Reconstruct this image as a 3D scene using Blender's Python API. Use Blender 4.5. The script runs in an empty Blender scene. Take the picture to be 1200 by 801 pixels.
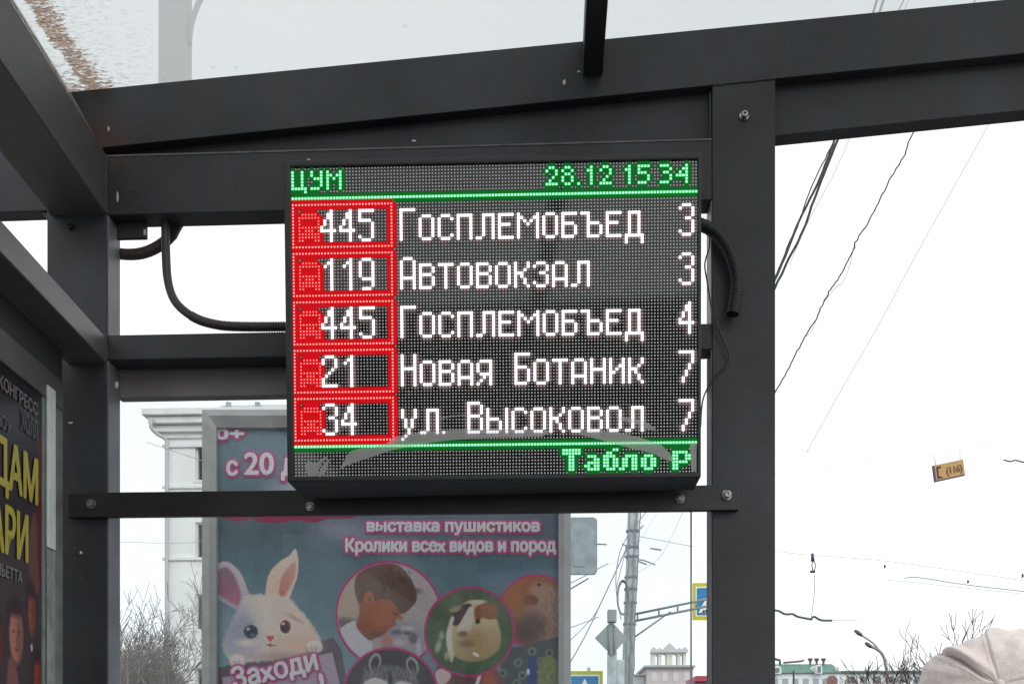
import bpy, bmesh, math, random
import numpy as np
from mathutils import Vector, Matrix
random.seed(7); np.random.seed(7)
SC = bpy.context.scene
COL = SC.collection
# ------------------------------------------------------------------ camera
F = 1100.0; HOR = 880.0; CZ = 1.6
YAW = math.atan(-47/1100.0); YAW1 = math.atan(40/1100.0)   # the side wall meets the end wall at slightly more than a right angle
cam = bpy.data.cameras.new('camera'); camo = bpy.data.objects.new('camera', cam); COL.objects.link(camo)
camo.location = (0, 0, CZ); camo.rotation_euler = (math.radians(90), 0, -YAW)
cam.sensor_width = 36; cam.lens = 36*F/1200; cam.shift_y = (HOR-400.5)/1200
cam.clip_start = 0.05; cam.clip_end = 3000
SC.camera = camo
# ------------------------------------------------------------------ world + sun (overcast winter day)
SUN_EL, SUN_AZ = 32, 150
w = bpy.data.worlds.new('World'); SC.world = w; w.use_nodes = True
nt = w.node_tree; bg = nt.nodes['Background']
sky = nt.nodes.new('ShaderNodeTexSky'); sky.sky_type = 'NISHITA'; sky.sun_disc = False
sky.sun_elevation = math.radians(SUN_EL); sky.sun_rotation = math.radians(SUN_AZ)
sky.air_density = 1.0; sky.dust_density = 4.0
hs = nt.nodes.new('ShaderNodeHueSaturation'); hs.inputs['Saturation'].default_value = 0.10
# cloud deck: the clear-sky gradient is evened out by an even grey-white layer
mx = nt.nodes.new('ShaderNodeMix'); mx.data_type = 'RGBA'; mx.inputs[0].default_value = 0.72
mx.inputs[7].default_value = (9.3, 9.6, 9.8, 1)
nt.links.new(sky.outputs[0], hs.inputs['Color']); nt.links.new(hs.outputs[0], mx.inputs[6])
nt.links.new(mx.outputs[2], bg.inputs[0]); bg.inputs[1].default_value = 0.15
sun = bpy.data.lights.new('sun', 'SUN'); suno = bpy.data.objects.new('sun', sun); COL.objects.link(suno)
sun.energy = 0.8; sun.angle = math.radians(25); sun.color = (1, .97, .93)
suno.rotation_euler = (math.radians(90-SUN_EL), 0, math.radians(180-SUN_AZ)); suno.location = (0, 0, 20)
SC.view_settings.view_transform = 'Standard'; SC.view_settings.look = 'None'
SC.view_settings.exposure = 0.0; SC.view_settings.gamma = 1; SC.view_settings.use_curve_mapping = False
SC.cycles.max_bounces = 10; SC.cycles.transparent_max_bounces = 16

# ------------------------------------------------------------------ pixel -> world helpers (photo 1200x801)
CA, SA = math.cos(YAW), math.sin(YAW)
DEL = YAW1-YAW; ROT = Matrix.Rotation(DEL, 4, 'Z')      # side-wall frame -> world
def ray(px, py, yaw=None):
    ca, sa = (CA, SA) if yaw is None else (math.cos(yaw), math.sin(yaw))
    x = (px-600)/F; z = (HOR-py)/F
    return ca*x + sa, -sa*x + ca, z
def side(o): o.data.transform(ROT); return o
def P(px, py, Y):
    dx, dy, dz = ray(px, py); t = Y/dy
    return Vector((t*dx, Y, CZ+t*dz))
def PX(px, py, X):
    dx, dy, dz = ray(px, py, YAW1); t = X/dx
    return Vector((X, t*dy, CZ+t*dz))

# ------------------------------------------------------------------ materials
def lin(c): return tuple(((v/255)/12.92 if v/255 <= .04045 else ((v/255+.055)/1.055)**2.4) for v in c)
MATS = {}
def mat(name, col, rough=.6, metal=0, spec=.5, nscale=0, namt=0.0, bump=0, bscale=200, emis=None, es=1, stretch=None, coat=0):
    if name in MATS: return MATS[name]
    m = bpy.data.materials.new(name); m.use_nodes = True; n = m.node_tree; b = n.nodes['Principled BSDF']
    b.inputs['Base Color'].default_value = (*col, 1); b.inputs['Roughness'].default_value = rough
    b.inputs['Metallic'].default_value = metal; b.inputs['Specular IOR Level'].default_value = spec
    if coat: b.inputs['Coat Weight'].default_value = coat
    tc = n.nodes.new('ShaderNodeTexCoord'); mp = n.nodes.new('ShaderNodeMapping')
    n.links.new(tc.outputs['Object'], mp.inputs[0])
    if stretch: mp.inputs['Scale'].default_value = stretch
    if nscale:
        t = n.nodes.new('ShaderNodeTexNoise'); t.inputs['Scale'].default_value = nscale; t.inputs['Detail'].default_value = 6
        r = n.nodes.new('ShaderNodeValToRGB'); e = r.color_ramp.elements
        e[0].position = .3; e[1].position = .72
        e[0].color = (*[max(0, c*(1-namt)) for c in col], 1); e[1].color = (*[min(1, c*(1+namt)) for c in col], 1)
        n.links.new(mp.outputs[0], t.inputs[0]); n.links.new(t.outputs[0], r.inputs[0]); n.links.new(r.outputs[0], b.inputs['Base Color'])
    if bump:
        t2 = n.nodes.new('ShaderNodeTexNoise'); t2.inputs['Scale'].default_value = bscale; t2.inputs['Detail'].default_value = 4
        bp = n.nodes.new('ShaderNodeBump'); bp.inputs['Strength'].default_value = bump; bp.inputs['Distance'].default_value = .002
        n.links.new(mp.outputs[0], t2.inputs[0]); n.links.new(t2.outputs[0], bp.inputs['Height']); n.links.new(bp.outputs[0], b.inputs['Normal'])
    if emis:
        b.inputs['Emission Color'].default_value = (*emis, 1); b.inputs['Emission Strength'].default_value = es
    MATS[name] = m; return m
def steel_mat():
    m = mat('dark_painted_steel', (.032, .037, .042), rough=.5, spec=.4, nscale=5, namt=.42, bump=.25, bscale=420)
    n = m.node_tree; b = n.nodes['Principled BSDF']
    src = b.inputs['Base Color'].links[0].from_socket
    g = n.nodes.new('ShaderNodeNewGeometry'); sc = n.nodes.new('ShaderNodeVectorMath'); sc.operation = 'DISTANCE'
    sc.inputs[1].default_value = P(122, 168, 1.6)
    n.links.new(g.outputs['Position'], sc.inputs[0])
    no = n.nodes.new('ShaderNodeTexNoise'); no.inputs['Scale'].default_value = 60; no.inputs['Detail'].default_value = 8
    n.links.new(g.outputs['Position'], no.inputs[0])
    a = n.nodes.new('ShaderNodeMath'); a.operation = 'MULTIPLY_ADD'; a.inputs[1].default_value = .16; n.links.new(no.outputs[0], a.inputs[0]); n.links.new(sc.outputs['Value'], a.inputs[2])
    r = n.nodes.new('ShaderNodeMapRange'); r.inputs[1].default_value = .09; r.inputs[2].default_value = .15; r.inputs[3].default_value = .75; r.inputs[4].default_value = 0
    n.links.new(a.outputs[0], r.inputs[0])
    mi = n.nodes.new('ShaderNodeMix'); mi.data_type = 'RGBA'; mi.inputs[7].default_value = (.09, .045, .03, 1)
    n.links.new(r.outputs[0], mi.inputs[0]); n.links.new(src, mi.inputs[6])
    # brownish road grime in drips and patches
    gm = n.nodes.new('ShaderNodeMapping'); gm.inputs['Scale'].default_value = (14, 14, 3.2); n.links.new(g.outputs['Position'], gm.inputs[0])
    gn = n.nodes.new('ShaderNodeTexNoise'); gn.inputs['Scale'].default_value = 1.0; gn.inputs['Detail'].default_value = 9; gn.inputs['Roughness'].default_value = .68; n.links.new(gm.outputs[0], gn.inputs[0])
    gr = n.nodes.new('ShaderNodeMapRange'); gr.inputs[1].default_value = .50; gr.inputs[2].default_value = .72; gr.inputs[3].default_value = 0; gr.inputs[4].default_value = .55; n.links.new(gn.outputs[0], gr.inputs[0])
    mg = n.nodes.new('ShaderNodeMix'); mg.data_type = 'RGBA'; mg.inputs[7].default_value = (.060, .046, .038, 1)
    n.links.new(gr.outputs[0], mg.inputs[0]); n.links.new(mi.outputs[2], mg.inputs[6]); mi = mg
    rr2 = n.nodes.new('ShaderNodeMapRange'); rr2.inputs[3].default_value = .38; rr2.inputs[4].default_value = .72; n.links.new(gn.outputs[0], rr2.inputs[0]); n.links.new(rr2.outputs[0], b.inputs['Roughness'])
    # fine dust specks
    v = n.nodes.new('ShaderNodeTexVoronoi'); v.inputs['Scale'].default_value = 45; n.links.new(g.outputs['Position'], v.inputs[0])
    r2 = n.nodes.new('ShaderNodeMapRange'); r2.inputs[1].default_value = .035; r2.inputs[2].default_value = .06; r2.inputs[3].default_value = .35; r2.inputs[4].default_value = 0
    n.links.new(v.outputs['Distance'], r2.inputs[0])
    mi2 = n.nodes.new('ShaderNodeMix'); mi2.data_type = 'RGBA'; mi2.inputs[7].default_value = (.12, .12, .12, 1)
    n.links.new(r2.outputs[0], mi2.inputs[0]); n.links.new(mi.outputs[2], mi2.inputs[6]); n.links.new(mi2.outputs[2], b.inputs['Base Color'])
    return m
STEEL = steel_mat()
FRAME = mat('glazing_frame_grey', (.20, .185, .185), .5, nscale=9, namt=.15)
BARM = mat('black_bar_paint', (.022, .021, .023), .45, nscale=12, namt=.3, bump=.2)
HOUSE = mat('display_housing_black', (.018, .019, .021), .5, nscale=10, namt=.3, bump=.3, bscale=500)
ZINC = mat('zinc_bolt', (.42, .42, .41), .3, metal=.9, nscale=90, namt=.3)
RUBBER = mat('black_conduit_plastic', (.02, .018, .019), .5)
BROWNC = mat('brown_conduit_plastic', (.05, .038, .034), .5)
CHIP = mat('bare_metal_chip', (.55, .55, .52), .6)
ALU = mat('aluminium_frame', (.30, .29, .28), .4, metal=.2, nscale=20, namt=.12)
OLIVE = mat('case_frame_greygreen', (.17, .19, .18), .45, nscale=30, namt=.25)
RAILD = mat('case_top_rail', (.11, .11, .105), .5, nscale=12, namt=.2)
SKYSTRIP = mat('sky_reflection_strip', (.72, .78, .76), .4, nscale=60, namt=.08)

# ------------------------------------------------------------------ object helpers
def mesh_obj(name, bm, m=None, parent=None, smooth=False):
    me = bpy.data.meshes.new(name); bm.normal_update(); bm.to_mesh(me); bm.free()
    o = bpy.data.objects.new(name, me); COL.objects.link(o)
    if m: me.materials.append(m)
    if smooth:
        for p in me.polygons: p.use_smooth = True
    if parent: o.parent = parent; o.matrix_parent_inverse = Matrix.Translation(-parent.location)
    return o
def tag(o, label=None, cat=None, group=None, kind=None):
    if label: o['label'] = label
    if cat: o['category'] = cat
    if group: o['group'] = group
    if kind: o['kind'] = kind
    return o
def thing(name, loc, label, cat, group=None):
    o = bpy.data.objects.new(name, None); COL.objects.link(o); o.location = loc; o.empty_display_size = .1
    return tag(o, label, cat, group)
def box(bm, x0, x1, y0, y1, z0, z1):
    v = [bm.verts.new(p) for p in ((x0,y0,z0),(x1,y0,z0),(x1,y1,z0),(x0,y1,z0),(x0,y0,z1),(x1,y0,z1),(x1,y1,z1),(x0,y1,z1))]
    for f in ((0,3,2,1),(4,5,6,7),(0,1,5,4),(1,2,6,5),(2,3,7,6),(3,0,4,7)): bm.faces.new([v[i] for i in f])
def bev(o, wd=.0015, seg=2):
    b = o.modifiers.new('bevel', 'BEVEL'); b.width = wd; b.segments = seg; b.limit_method = 'ANGLE'; b.angle_limit = math.radians(40)
    return o
def boxo(name, x0, x1, y0, y1, z0, z1, m, parent=None, wd=.0015):
    bm = bmesh.new(); box(bm, min(x0,x1), max(x0,x1), min(y0,y1), max(y0,y1), min(z0,z1), max(z0,z1))
    o = mesh_obj(name, bm, m, parent)
    return bev(o, wd) if wd else o
def prism(bm, pts, d):
    a = [bm.verts.new(p) for p in pts]; b = [bm.verts.new(Vector(p)+Vector(d)) for p in pts]
    n = len(a); fs = [bm.faces.new(a), bm.faces.new(b[::-1])]
    for i in range(n): fs.append(bm.faces.new([a[i], b[i], b[(i+1) % n], a[(i+1) % n]]))
    bmesh.ops.recalc_face_normals(bm, faces=fs)
def prismo(name, pts, d, m, parent=None, wd=.0015):
    bm = bmesh.new(); prism(bm, pts, d); o = mesh_obj(name, bm, m, parent)
    return bev(o, wd) if wd else o
def spline(pts, n=8):
    pts = [Vector(p) for p in pts]; out = []
    for i in range(len(pts)-1):
        p0 = pts[max(i-1, 0)]; p1 = pts[i]; p2 = pts[i+1]; p3 = pts[min(i+2, len(pts)-1)]
        for k in range(n):
            t = k/n
            out.append(.5*((2*p1)+(p2-p0)*t+(2*p0-5*p1+4*p2-p3)*t*t+(3*p1-p0-3*p2+p3)*t**3))
    out.append(pts[-1]); return out
def tube(bm, pts, r, seg=8, caps=True):
    pts = [Vector(p) for p in pts]; n = len(pts)
    rr = r if hasattr(r, '__len__') else [r]*n
    t = (pts[1]-pts[0]).normalized(); up = Vector((0, 0, 1)) if abs(t.z) < .9 else Vector((0, 1, 0))
    u = t.cross(up).normalized(); rings = []
    for i in range(n):
        if i == 0: t = pts[1]-pts[0]
        elif i == n-1: t = pts[-1]-pts[-2]
        else: t = pts[i+1]-pts[i-1]
        t.normalize(); u = (u-t*u.dot(t)).normalized(); v = t.cross(u)
        rings.append([bm.verts.new(pts[i]+(u*math.cos(a)+v*math.sin(a))*rr[i]) for a in (2*math.pi*k/seg for k in range(seg))])
    for i in range(n-1):
        for k in range(seg):
            f = bm.faces.new([rings[i][k], rings[i][(k+1) % seg], rings[i+1][(k+1) % seg], rings[i+1][k]]); f.smooth = True
    if caps and seg > 2: bm.faces.new(rings[0][::-1]); bm.faces.new(rings[-1])
def tubeo(name, pts, r, m, parent=None, seg=8):
    bm = bmesh.new(); tube(bm, pts, r, seg); return mesh_obj(name, bm, m, parent)
def lathe(bm, prof, origin, axis=(0,-1,0), seg=20):
    ax = Vector(axis).normalized(); u = ax.orthogonal().normalized(); v = ax.cross(u); rings = []
    for r, h in prof:
        rings.append([bm.verts.new(Vector(origin)+ax*h+(u*math.cos(a)+v*math.sin(a))*max(r, 1e-5)) for a in (2*math.pi*k/seg for k in range(seg))])
    for i in range(len(rings)-1):
        for k in range(seg): bm.faces.new([rings[i][k], rings[i][(k+1) % seg], rings[i+1][(k+1) % seg], rings[i+1][k]])

# ------------------------------------------------------------------ ground (outside the frame, but the place stands on it)
def ground():
    asph = mat('asphalt', (.05, .05, .052), .9, nscale=3, namt=.3, bump=.5, bscale=60)
    pav = mat('paving_concrete', (.13, .13, .125), .9, nscale=2, namt=.2, bump=.4, bscale=40)
    snow = mat('trodden_snowy_ground', (.22, .22, .21), .9, nscale=.6, namt=.35)
    tag(boxo('ground', -800, 900, -500, 1500, -.5, -.13, snow, wd=0), kind='structure')
    tag(boxo('road', 2.6, 12.5, -500, 600, -.126, -.122, asph, wd=0), kind='structure')
    tag(boxo('pavement', -3.5, 2.4, -40, 60, -.127, 0, pav, wd=0), kind='structure')
    tag(boxo('kerb', 2.402, 2.58, -40, 60, -.121, .01, mat('kerb_stone', (.3, .3, .29), .8, nscale=5, namt=.2)), kind='structure')
    bm = bmesh.new()
    for i in range(30): box(bm, 7.4, 7.55, -40+i*6, -37+i*6, -.121, -.118)
    tag(mesh_obj('road_marking', bm, mat('white_road_paint', (.7, .7, .7), .7)), kind='structure')
ground()

# ------------------------------------------------------------------ bus shelter
shelter = thing('bus_shelter', (0, 1.6, 0), 'dark grey steel bus shelter with translucent dirty roof, framing the whole view', 'bus shelter')
XL0, XL1 = P(55, 300, 1.6).x, P(125, 300, 1.6).x           # corner post
ZR0, ZR1 = P(125, 251, 1.6).z, P(125, 181, 1.6).z      # ring beam
ZM0, ZM1 = P(125, 421, 1.6).z, P(125, 392, 1.6).z      # mid beam
xr0, xr1 = P(835, 400, 1.6).x, P(908.5, 400, 1.6).x
def line(p, q):
    a, b = P(*p, 1.6), P(*q, 1.6)
    return lambda X: a.z+(b.z-a.z)*(X-a.x)/(b.x-a.x)
zt = line((90, 107), (1175, 0)); zb = line((130, 172), (835, 100))
XE = 1.06
c1 = ROT.inverted() @ P(125, 300, 1.6); c0_ = ROT.inverted() @ P(55, 300, 1.6); XS1, XS0, YS = c1.x, c1.x-.10, c1.y+.012
o = boxo('corner_post', XL0, XL1, 1.6, 1.645, 0, ZR1, STEEL, shelter)
o = prismo('post', [(xr0, 1.6, 0), (xr1, 1.6, 0), (xr1, 1.6, zb(xr1)-.0001), (xr0, 1.6, zb(xr0)-.0001)], (0, .045, 0), STEEL, shelter, .0005)
boxo('cross_beam', XL1+.0004, xr0-.0004, 1.6015, 1.6445, ZR0, ZR1, STEEL, shelter)
boxo('cross_beam', XL1+.0004, xr0-.0004, 1.6015, 1.6445, ZM0, ZM1, STEEL, shelter)
x0 = P(80, 107, 1.6).x
prismo('roof_beam', [(x0, 1.5995, ZR1+.001), (XL1, 1.5995, zb(XL1)), (XE, 1.5995, zb(XE)), (XE, 1.5995, zt(XE)), (x0, 1.5995, zt(x0))], (0, .0195, 0), STEEL, shelter, .001)
prismo('roof_beam_web', [(XL1-.03, 1.6195, ZR1+.0008), (xr0+.01, 1.6195, ZR1+.0008), (xr0+.01, 1.6195, zb(xr0+.01)+.03), (XL1-.03, 1.6195, zb(XL1)+.02)], (0, .03, 0), STEEL, shelter)
pr0, pr1 = P(910, 160, 1.62), P(1200, 130, 1.62)
sl = (pr1.z-pr0.z)/(pr1.x-pr0.x)
prismo('roof_beam_web', [(xr1-.01, 1.6195, pr0.z), (XE, 1.6195, pr0.z+sl*(XE-pr0.x)), (XE, 1.6195, zb(XE)+.03), (xr1-.01, 1.6195, zb(xr1-.01)+.03)], (0, .03, 0), STEEL, shelter)
# rear side (left) beams running towards and past the viewer
YB = -2.5
SP = mat('side_beam_paint', (.105, .100, .098), .5, nscale=7, namt=.35, bump=.25, bscale=300, stretch=(1, .3, 1))
side(boxo('side_beam', XS0, XS1, YB, YS, ZR0, ZR1, SP, shelter, .003))
side(boxo('side_beam', XS1*1.108, XS1, YB, YS, CZ-XS1*1.046, CZ-XS1*1.114, mat('worn_side_beam_paint', (.12, .125, .125), .4, nscale=14, namt=.35, bump=.25, bscale=300, stretch=(1, .25, 1)), shelter, .002))
# rear eave panel and gusset outside the side opening
prismo('rear_eave_panel', [(XL0-.002, 1.602, P(50, 246, 1.6).z), (-2.0, 1.602, P(50, 252, 1.6).z), (-2.0, 1.602, P(50, 120, 1.6).z), (XL0-.002, 1.602, P(50, 120, 1.6).z)], (0, .03, 0), STEEL, shelter)
zc = P(50, 246, 1.6).z-.0005
prismo('gusset', [(XL0-.0005, 1.606, zc), (XL0-.015, 1.606, zc), (XL0-.0005, 1.606, zc-.016)], (0, .004, 0), STEEL, shelter, 0)
# rafters
zr = P(693, 90, 1.6).z
boxo('rafter', P(683, 90, 1.6).x, P(706, 90, 1.6).x, YB, 1.598, zr, zr+.06, STEEL, shelter)
for yy in (-.75, YB):
    a = Vector((XL1, yy, zt(XL1)-.07)); b = Vector((XE, yy, zt(XE)-.07))
    prismo('purlin', [a, b, b+Vector((0, 0, .06)), a+Vector((0, 0, .06))], (0, .05, 0), STEEL, shelter)
boxo('front_beam', XE+.001, XE+.06, YB, 1.63, zb(XE), zt(XE), STEEL, shelter)
side(boxo('post', XS0, XS1, YB-.05, YB-.001, 0, ZR1, STEEL, shelter))
boxo('post', xr0, xr1, YB-.05, YB-.001, 0, zb(xr0), STEEL, shelter)
# roof sheet
def roof_mat():
    m = bpy.data.materials.new('dirty_translucent_sheet'); m.use_nodes = True; n = m.node_tree; n.nodes.clear()
    L = n.links.new; N = n.nodes.new
    out = N('ShaderNodeOutputMaterial'); g0 = N('ShaderNodeNewGeometry'); g = N('ShaderNodeMapping'); g.inputs['Rotation'].default_value = (0, 0, -DEL); L(g0.outputs['Position'], g.inputs[0]); sx = N('ShaderNodeSeparateXYZ'); L(g.outputs[0], sx.inputs[0])
    mp = N('ShaderNodeMapping'); L(g.outputs[0], mp.inputs[0]); mp.inputs['Scale'].default_value = (44, 150, 60)
    n1 = N('ShaderNodeTexNoise'); n1.inputs['Scale'].default_value = 1.3; n1.inputs['Detail'].default_value = 8; n1.inputs['Roughness'].default_value = .65; L(mp.outputs[0], n1.inputs[0])
    n2 = N('ShaderNodeTexNoise'); n2.inputs['Scale'].default_value = 9; n2.inputs['Detail'].default_value = 5; L(g.outputs[0], n2.inputs[0])
    def mr(s, a, b, c, d):
        r = N('ShaderNodeMapRange'); r.interpolation_type = 'SMOOTHSTEP'; r.inputs[1].default_value = a; r.inputs[2].default_value = b; r.inputs[3].default_value = c; r.inputs[4].default_value = d
        L(s, r.inputs[0]); return r.outputs[0]
    def ma(op, a, b):
        r = N('ShaderNodeMath'); r.operation = op
        for i, q in enumerate((a, b)):
            if isinstance(q, (int, float)): r.inputs[i].default_value = q
            else: L(q, r.inputs[i])
        return r.outputs[0]
    # brown silt line that follows the low edge of the roof
    wob = ma('MULTIPLY', ma('SUBTRACT', n2.outputs[0], .5), .06)
    xx = ma('ADD', sx.outputs[0], wob)
    yy = mr(sx.outputs[1], YS-.2, YS, 0, .016)
    xs = ma('SUBTRACT', xx, yy)
    band = ma('MULTIPLY', mr(xs, XS1-.064, XS1-.052, 0, 1), mr(xs, XS1-.034, XS1+.006, 1, 0))
    n3 = N('ShaderNodeTexNoise'); n3.inputs['Scale'].default_value = 3.2; n3.inputs['Detail'].default_value = 6; n3.inputs['Roughness'].default_value = .8; L(mp.outputs[0], n3.inputs[0])
    nn = ma('ADD', ma('MULTIPLY', n1.outputs[0], .55), ma('MULTIPLY', n3.outputs[0], .45))
    near = ma('MULTIPLY', mr(sx.outputs[1], YS-.09, YS, 0, .8), mr(xx, XS1-.02, XS1+.06, 1, 0))
    bz = ma('MAXIMUM', band, near)
    brown = ma('MULTIPLY', mr(ma('ADD', nn, ma('MULTIPLY', bz, .15)), .55, .64, 0, 1), mr(bz, 0, .3, 0, .95))
    gz = mr(xx, XS1-.04, XS1+.20, 1, .0)
    grey = ma('MULTIPLY', mr(ma('ADD', nn, ma('MULTIPLY', gz, .08)), .56, .66, 0, .7), mr(gz, 0, .3, 0, 1))
    sp = N('ShaderNodeTexVoronoi'); sp.inputs['Scale'].default_value = 16; L(g.outputs[0], sp.inputs[0])
    spk = mr(sp.outputs['Distance'], .035, .08, .5, 0)
    tr = N('ShaderNodeBsdfTransparent'); tr.inputs[0].default_value = (.56, .58, .58, 1)
    tl = N('ShaderNodeBsdfTranslucent'); tl.inputs[0].default_value = (.78, .8, .8, 1)
    m1 = N('ShaderNodeMixShader'); m1.inputs[0].default_value = .40; L(tr.outputs[0], m1.inputs[1]); L(tl.outputs[0], m1.inputs[2])
    gt = N('ShaderNodeBsdfTranslucent'); gt.inputs[0].default_value = (.42, .43, .41, 1)
    m2 = N('ShaderNodeMixShader'); L(ma('MAXIMUM', grey, spk), m2.inputs[0]); L(m1.outputs[0], m2.inputs[1]); L(gt.outputs[0], m2.inputs[2])
    bt = N('ShaderNodeBsdfTranslucent'); br = N('ShaderNodeValToRGB'); br.color_ramp.elements[0].position = .38; br.color_ramp.elements[1].position = .62
    br.color_ramp.elements[0].color = (.42, .31, .24, 1); br.color_ramp.elements[1].color = (.07, .04, .025, 1); L(n3.outputs[0], br.inputs[0]); L(br.outputs[0], bt.inputs[0])
    m3 = N('ShaderNodeMixShader'); L(brown, m3.inputs[0]); L(m2.outputs[0], m3.inputs[1]); L(bt.outputs[0], m3.inputs[2])
    L(m3.outputs[0], out.inputs[0]); return m
ROOF = roof_mat()
bm = bmesh.new()
xa = XS1-.066
vs = []
for k, X in enumerate((XS1-.004, xa, .2, XE+.16)):
    row = []
    for Yv in (YB-.1, YS+.02 if k == 0 else YS+.03):
        q = ROT @ Vector((X, Yv, 0)); row.append(bm.verts.new((q.x, q.y, ZR1+.0015 if k == 0 else zt(q.x)+.004)))
    vs.append(row)
for a, b in zip(vs, vs[1:]): bm.faces.new([a[0], a[1], b[1], b[0]])
mesh_obj('roof_sheet', bm, ROOF, shelter)
# glazing
def glass_mat():
    m = bpy.data.materials.new('wet_dusty_glass'); m.use_nodes = True; n = m.node_tree; n.nodes.clear(); N = n.nodes.new; L = n.links.new
    out = N('ShaderNodeOutputMaterial'); tr = N('ShaderNodeBsdfTransparent'); tr.inputs[0].default_value = (.93, .96, .97, 1)
    tl = N('ShaderNodeBsdfTranslucent'); tl.inputs[0].default_value = (.75, .8, .82, 1)
    g = N('ShaderNodeNewGeometry'); no = N('ShaderNodeTexNoise'); no.inputs['Scale'].default_value = 25; no.inputs['Detail'].default_value = 8; L(g.outputs['Position'], no.inputs[0])
    r = N('ShaderNodeMapRange'); r.inputs[1].default_value = .3; r.inputs[2].default_value = .75; r.inputs[3].default_value = .012; r.inputs[4].default_value = .045; L(no.outputs[0], r.inputs[0])
    m1 = N('ShaderNodeMixShader'); L(r.outputs[0], m1.inputs[0]); L(tr.outputs[0], m1.inputs[1]); L(tl.outputs[0], m1.inputs[2])
    gl = N('ShaderNodeBsdfGlossy'); gl.inputs['Roughness'].default_value = .03; m2 = N('ShaderNodeMixShader'); m2.inputs[0].default_value = .008
    L(m1.outputs[0], m2.inputs[1]); L(gl.outputs[0], m2.inputs[2]); L(m2.outputs[0], out.inputs[0]); return m
GLASS = glass_mat()
gx0, gx1 = P(137.5, 500, 1.66).x, P(809, 700, 1.66).x
ztf = P(139, 434, 1.648).z; zbf = P(139, 466, 1.648).z
boxo('glazing_frame', P(137, 450, 1.648).x, P(821, 450, 1.648).x, 1.648, 1.67, zbf, ztf+.02, FRAME, shelter)
boxo('glass_pane', gx0, gx1, 1.657, 1.658, .3, zbf, GLASS, shelter, 0)
boxo('glass_edge', gx1, gx1+.0022, 1.656, 1.662, .3, zbf, mat('glass_edge_green', (.32, .38, .36), .3), shelter, 0)
boxo('glass_edge', gx0-.003, gx0-.0002, 1.652, 1.662, .3, zbf, mat('glass_edge_light', (.7, .74, .74), .3), shelter, 0)
boxo('glazing_frame', P(137, 450, 1.648).x, P(821, 450, 1.648).x, 1.648, 1.67, .24, .299, FRAME, shelter)
EDGE = mat('worn_paint_edge', (.10, .10, .098), .45, nscale=40, namt=.4)
boxo('panel_lip', XL1+.001, xr0-.001, 1.6005, 1.6014, ZR1-.0035, ZR1-.0006, EDGE, shelter, 0)
boxo('panel_lip', xr0-.0032, xr0-.0004, 1.612, 1.619, ZR1+.002, zb(xr0)-.002, EDGE, shelter, 0)
def weld(a, b, seed):
    rnd = random.Random(seed); n = int((b-a).length/.003); pts = [a.lerp(b, i/n)+Vector((rnd.gauss(0, .0003), 0, rnd.gauss(0, .0003))) for i in range(n+1)]
    tubeo('weld_seam', pts, [.0016+.0007*(i % 2) for i in range(n+1)], STEEL, shelter, 6)
weld(Vector((xr0, 1.5998, zb(xr0))), Vector((xr1, 1.5998, zb(xr1))), 1)
weld(Vector((XL1, 1.6005, ZR0)), Vector((XL1, 1.6005, ZR1)), 2); weld(Vector((XL1, 1.6005, ZM0)), Vector((XL1, 1.6005, ZM1)), 3)
# added opaque panel behind the viewer, darkens the reflection in the display
q0, q1 = XE, XL1
prismo('added_dark_panel', [Vector((XL1-.02, .15, zt(XL1)-.02)), Vector((XE, .15, zt(XE)-.02)), Vector((XE, YB-.05, zt(XE)-.02)), Vector((XL1+.2, YB-.05, zt(XL1+.2)-.02))], (0, 0, .012), STEEL, shelter, 0)
LITSIDE = mat('lit_side_grey', (.17, .175, .19), .5, nscale=12, namt=.25)  # sky light on the post sides, put in as lighter strips
boxo('lit_post_side', XL1+.0002, XL1+.0022, 1.6025, 1.6460, ZM1+.001, ZR0-.001, LITSIDE, shelter, 0)
boxo('lit_post_side', XL1+.0002, XL1+.0022, 1.6025, 1.6460, .25, ZM0-.001, LITSIDE, shelter, 0)
boxo('lit_post_side', xr0-.0024, xr0-.0004, 1.6025, 1.6460, ZM1+.001, ZR0-.001, LITSIDE, shelter, 0)
boxo('lit_post_side', xr0-.0024, xr0-.0004, 1.6025, 1.6460, .25, ZM0-.001, LITSIDE, shelter, 0)
# fine scratches in the paint
SCR = mat('paint_scratch', (.14, .14, .14), .6)
for k in range(26):
    px, py = random.choice([(random.uniform(150, 820), random.uniform(182, 186)), (random.uniform(840, 905), random.uniform(120, 780)), (random.uniform(62, 120), random.uniform(280, 780)), (random.uniform(150, 325), random.uniform(185, 245))])
    a_ = P(px, py, 1.5990); l_ = random.uniform(.002, .009); an = random.uniform(0, 3.1); d_ = Vector((math.cos(an)*l_, 0, math.sin(an)*l_)); n_ = Vector((-math.sin(an), 0, math.cos(an)))*.00022
    prismo('scratch', [a_-d_-n_, a_+d_-n_*.3, a_+d_+n_*.3, a_-d_+n_], (0, -.0002, 0), SCR, shelter, 0)
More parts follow.
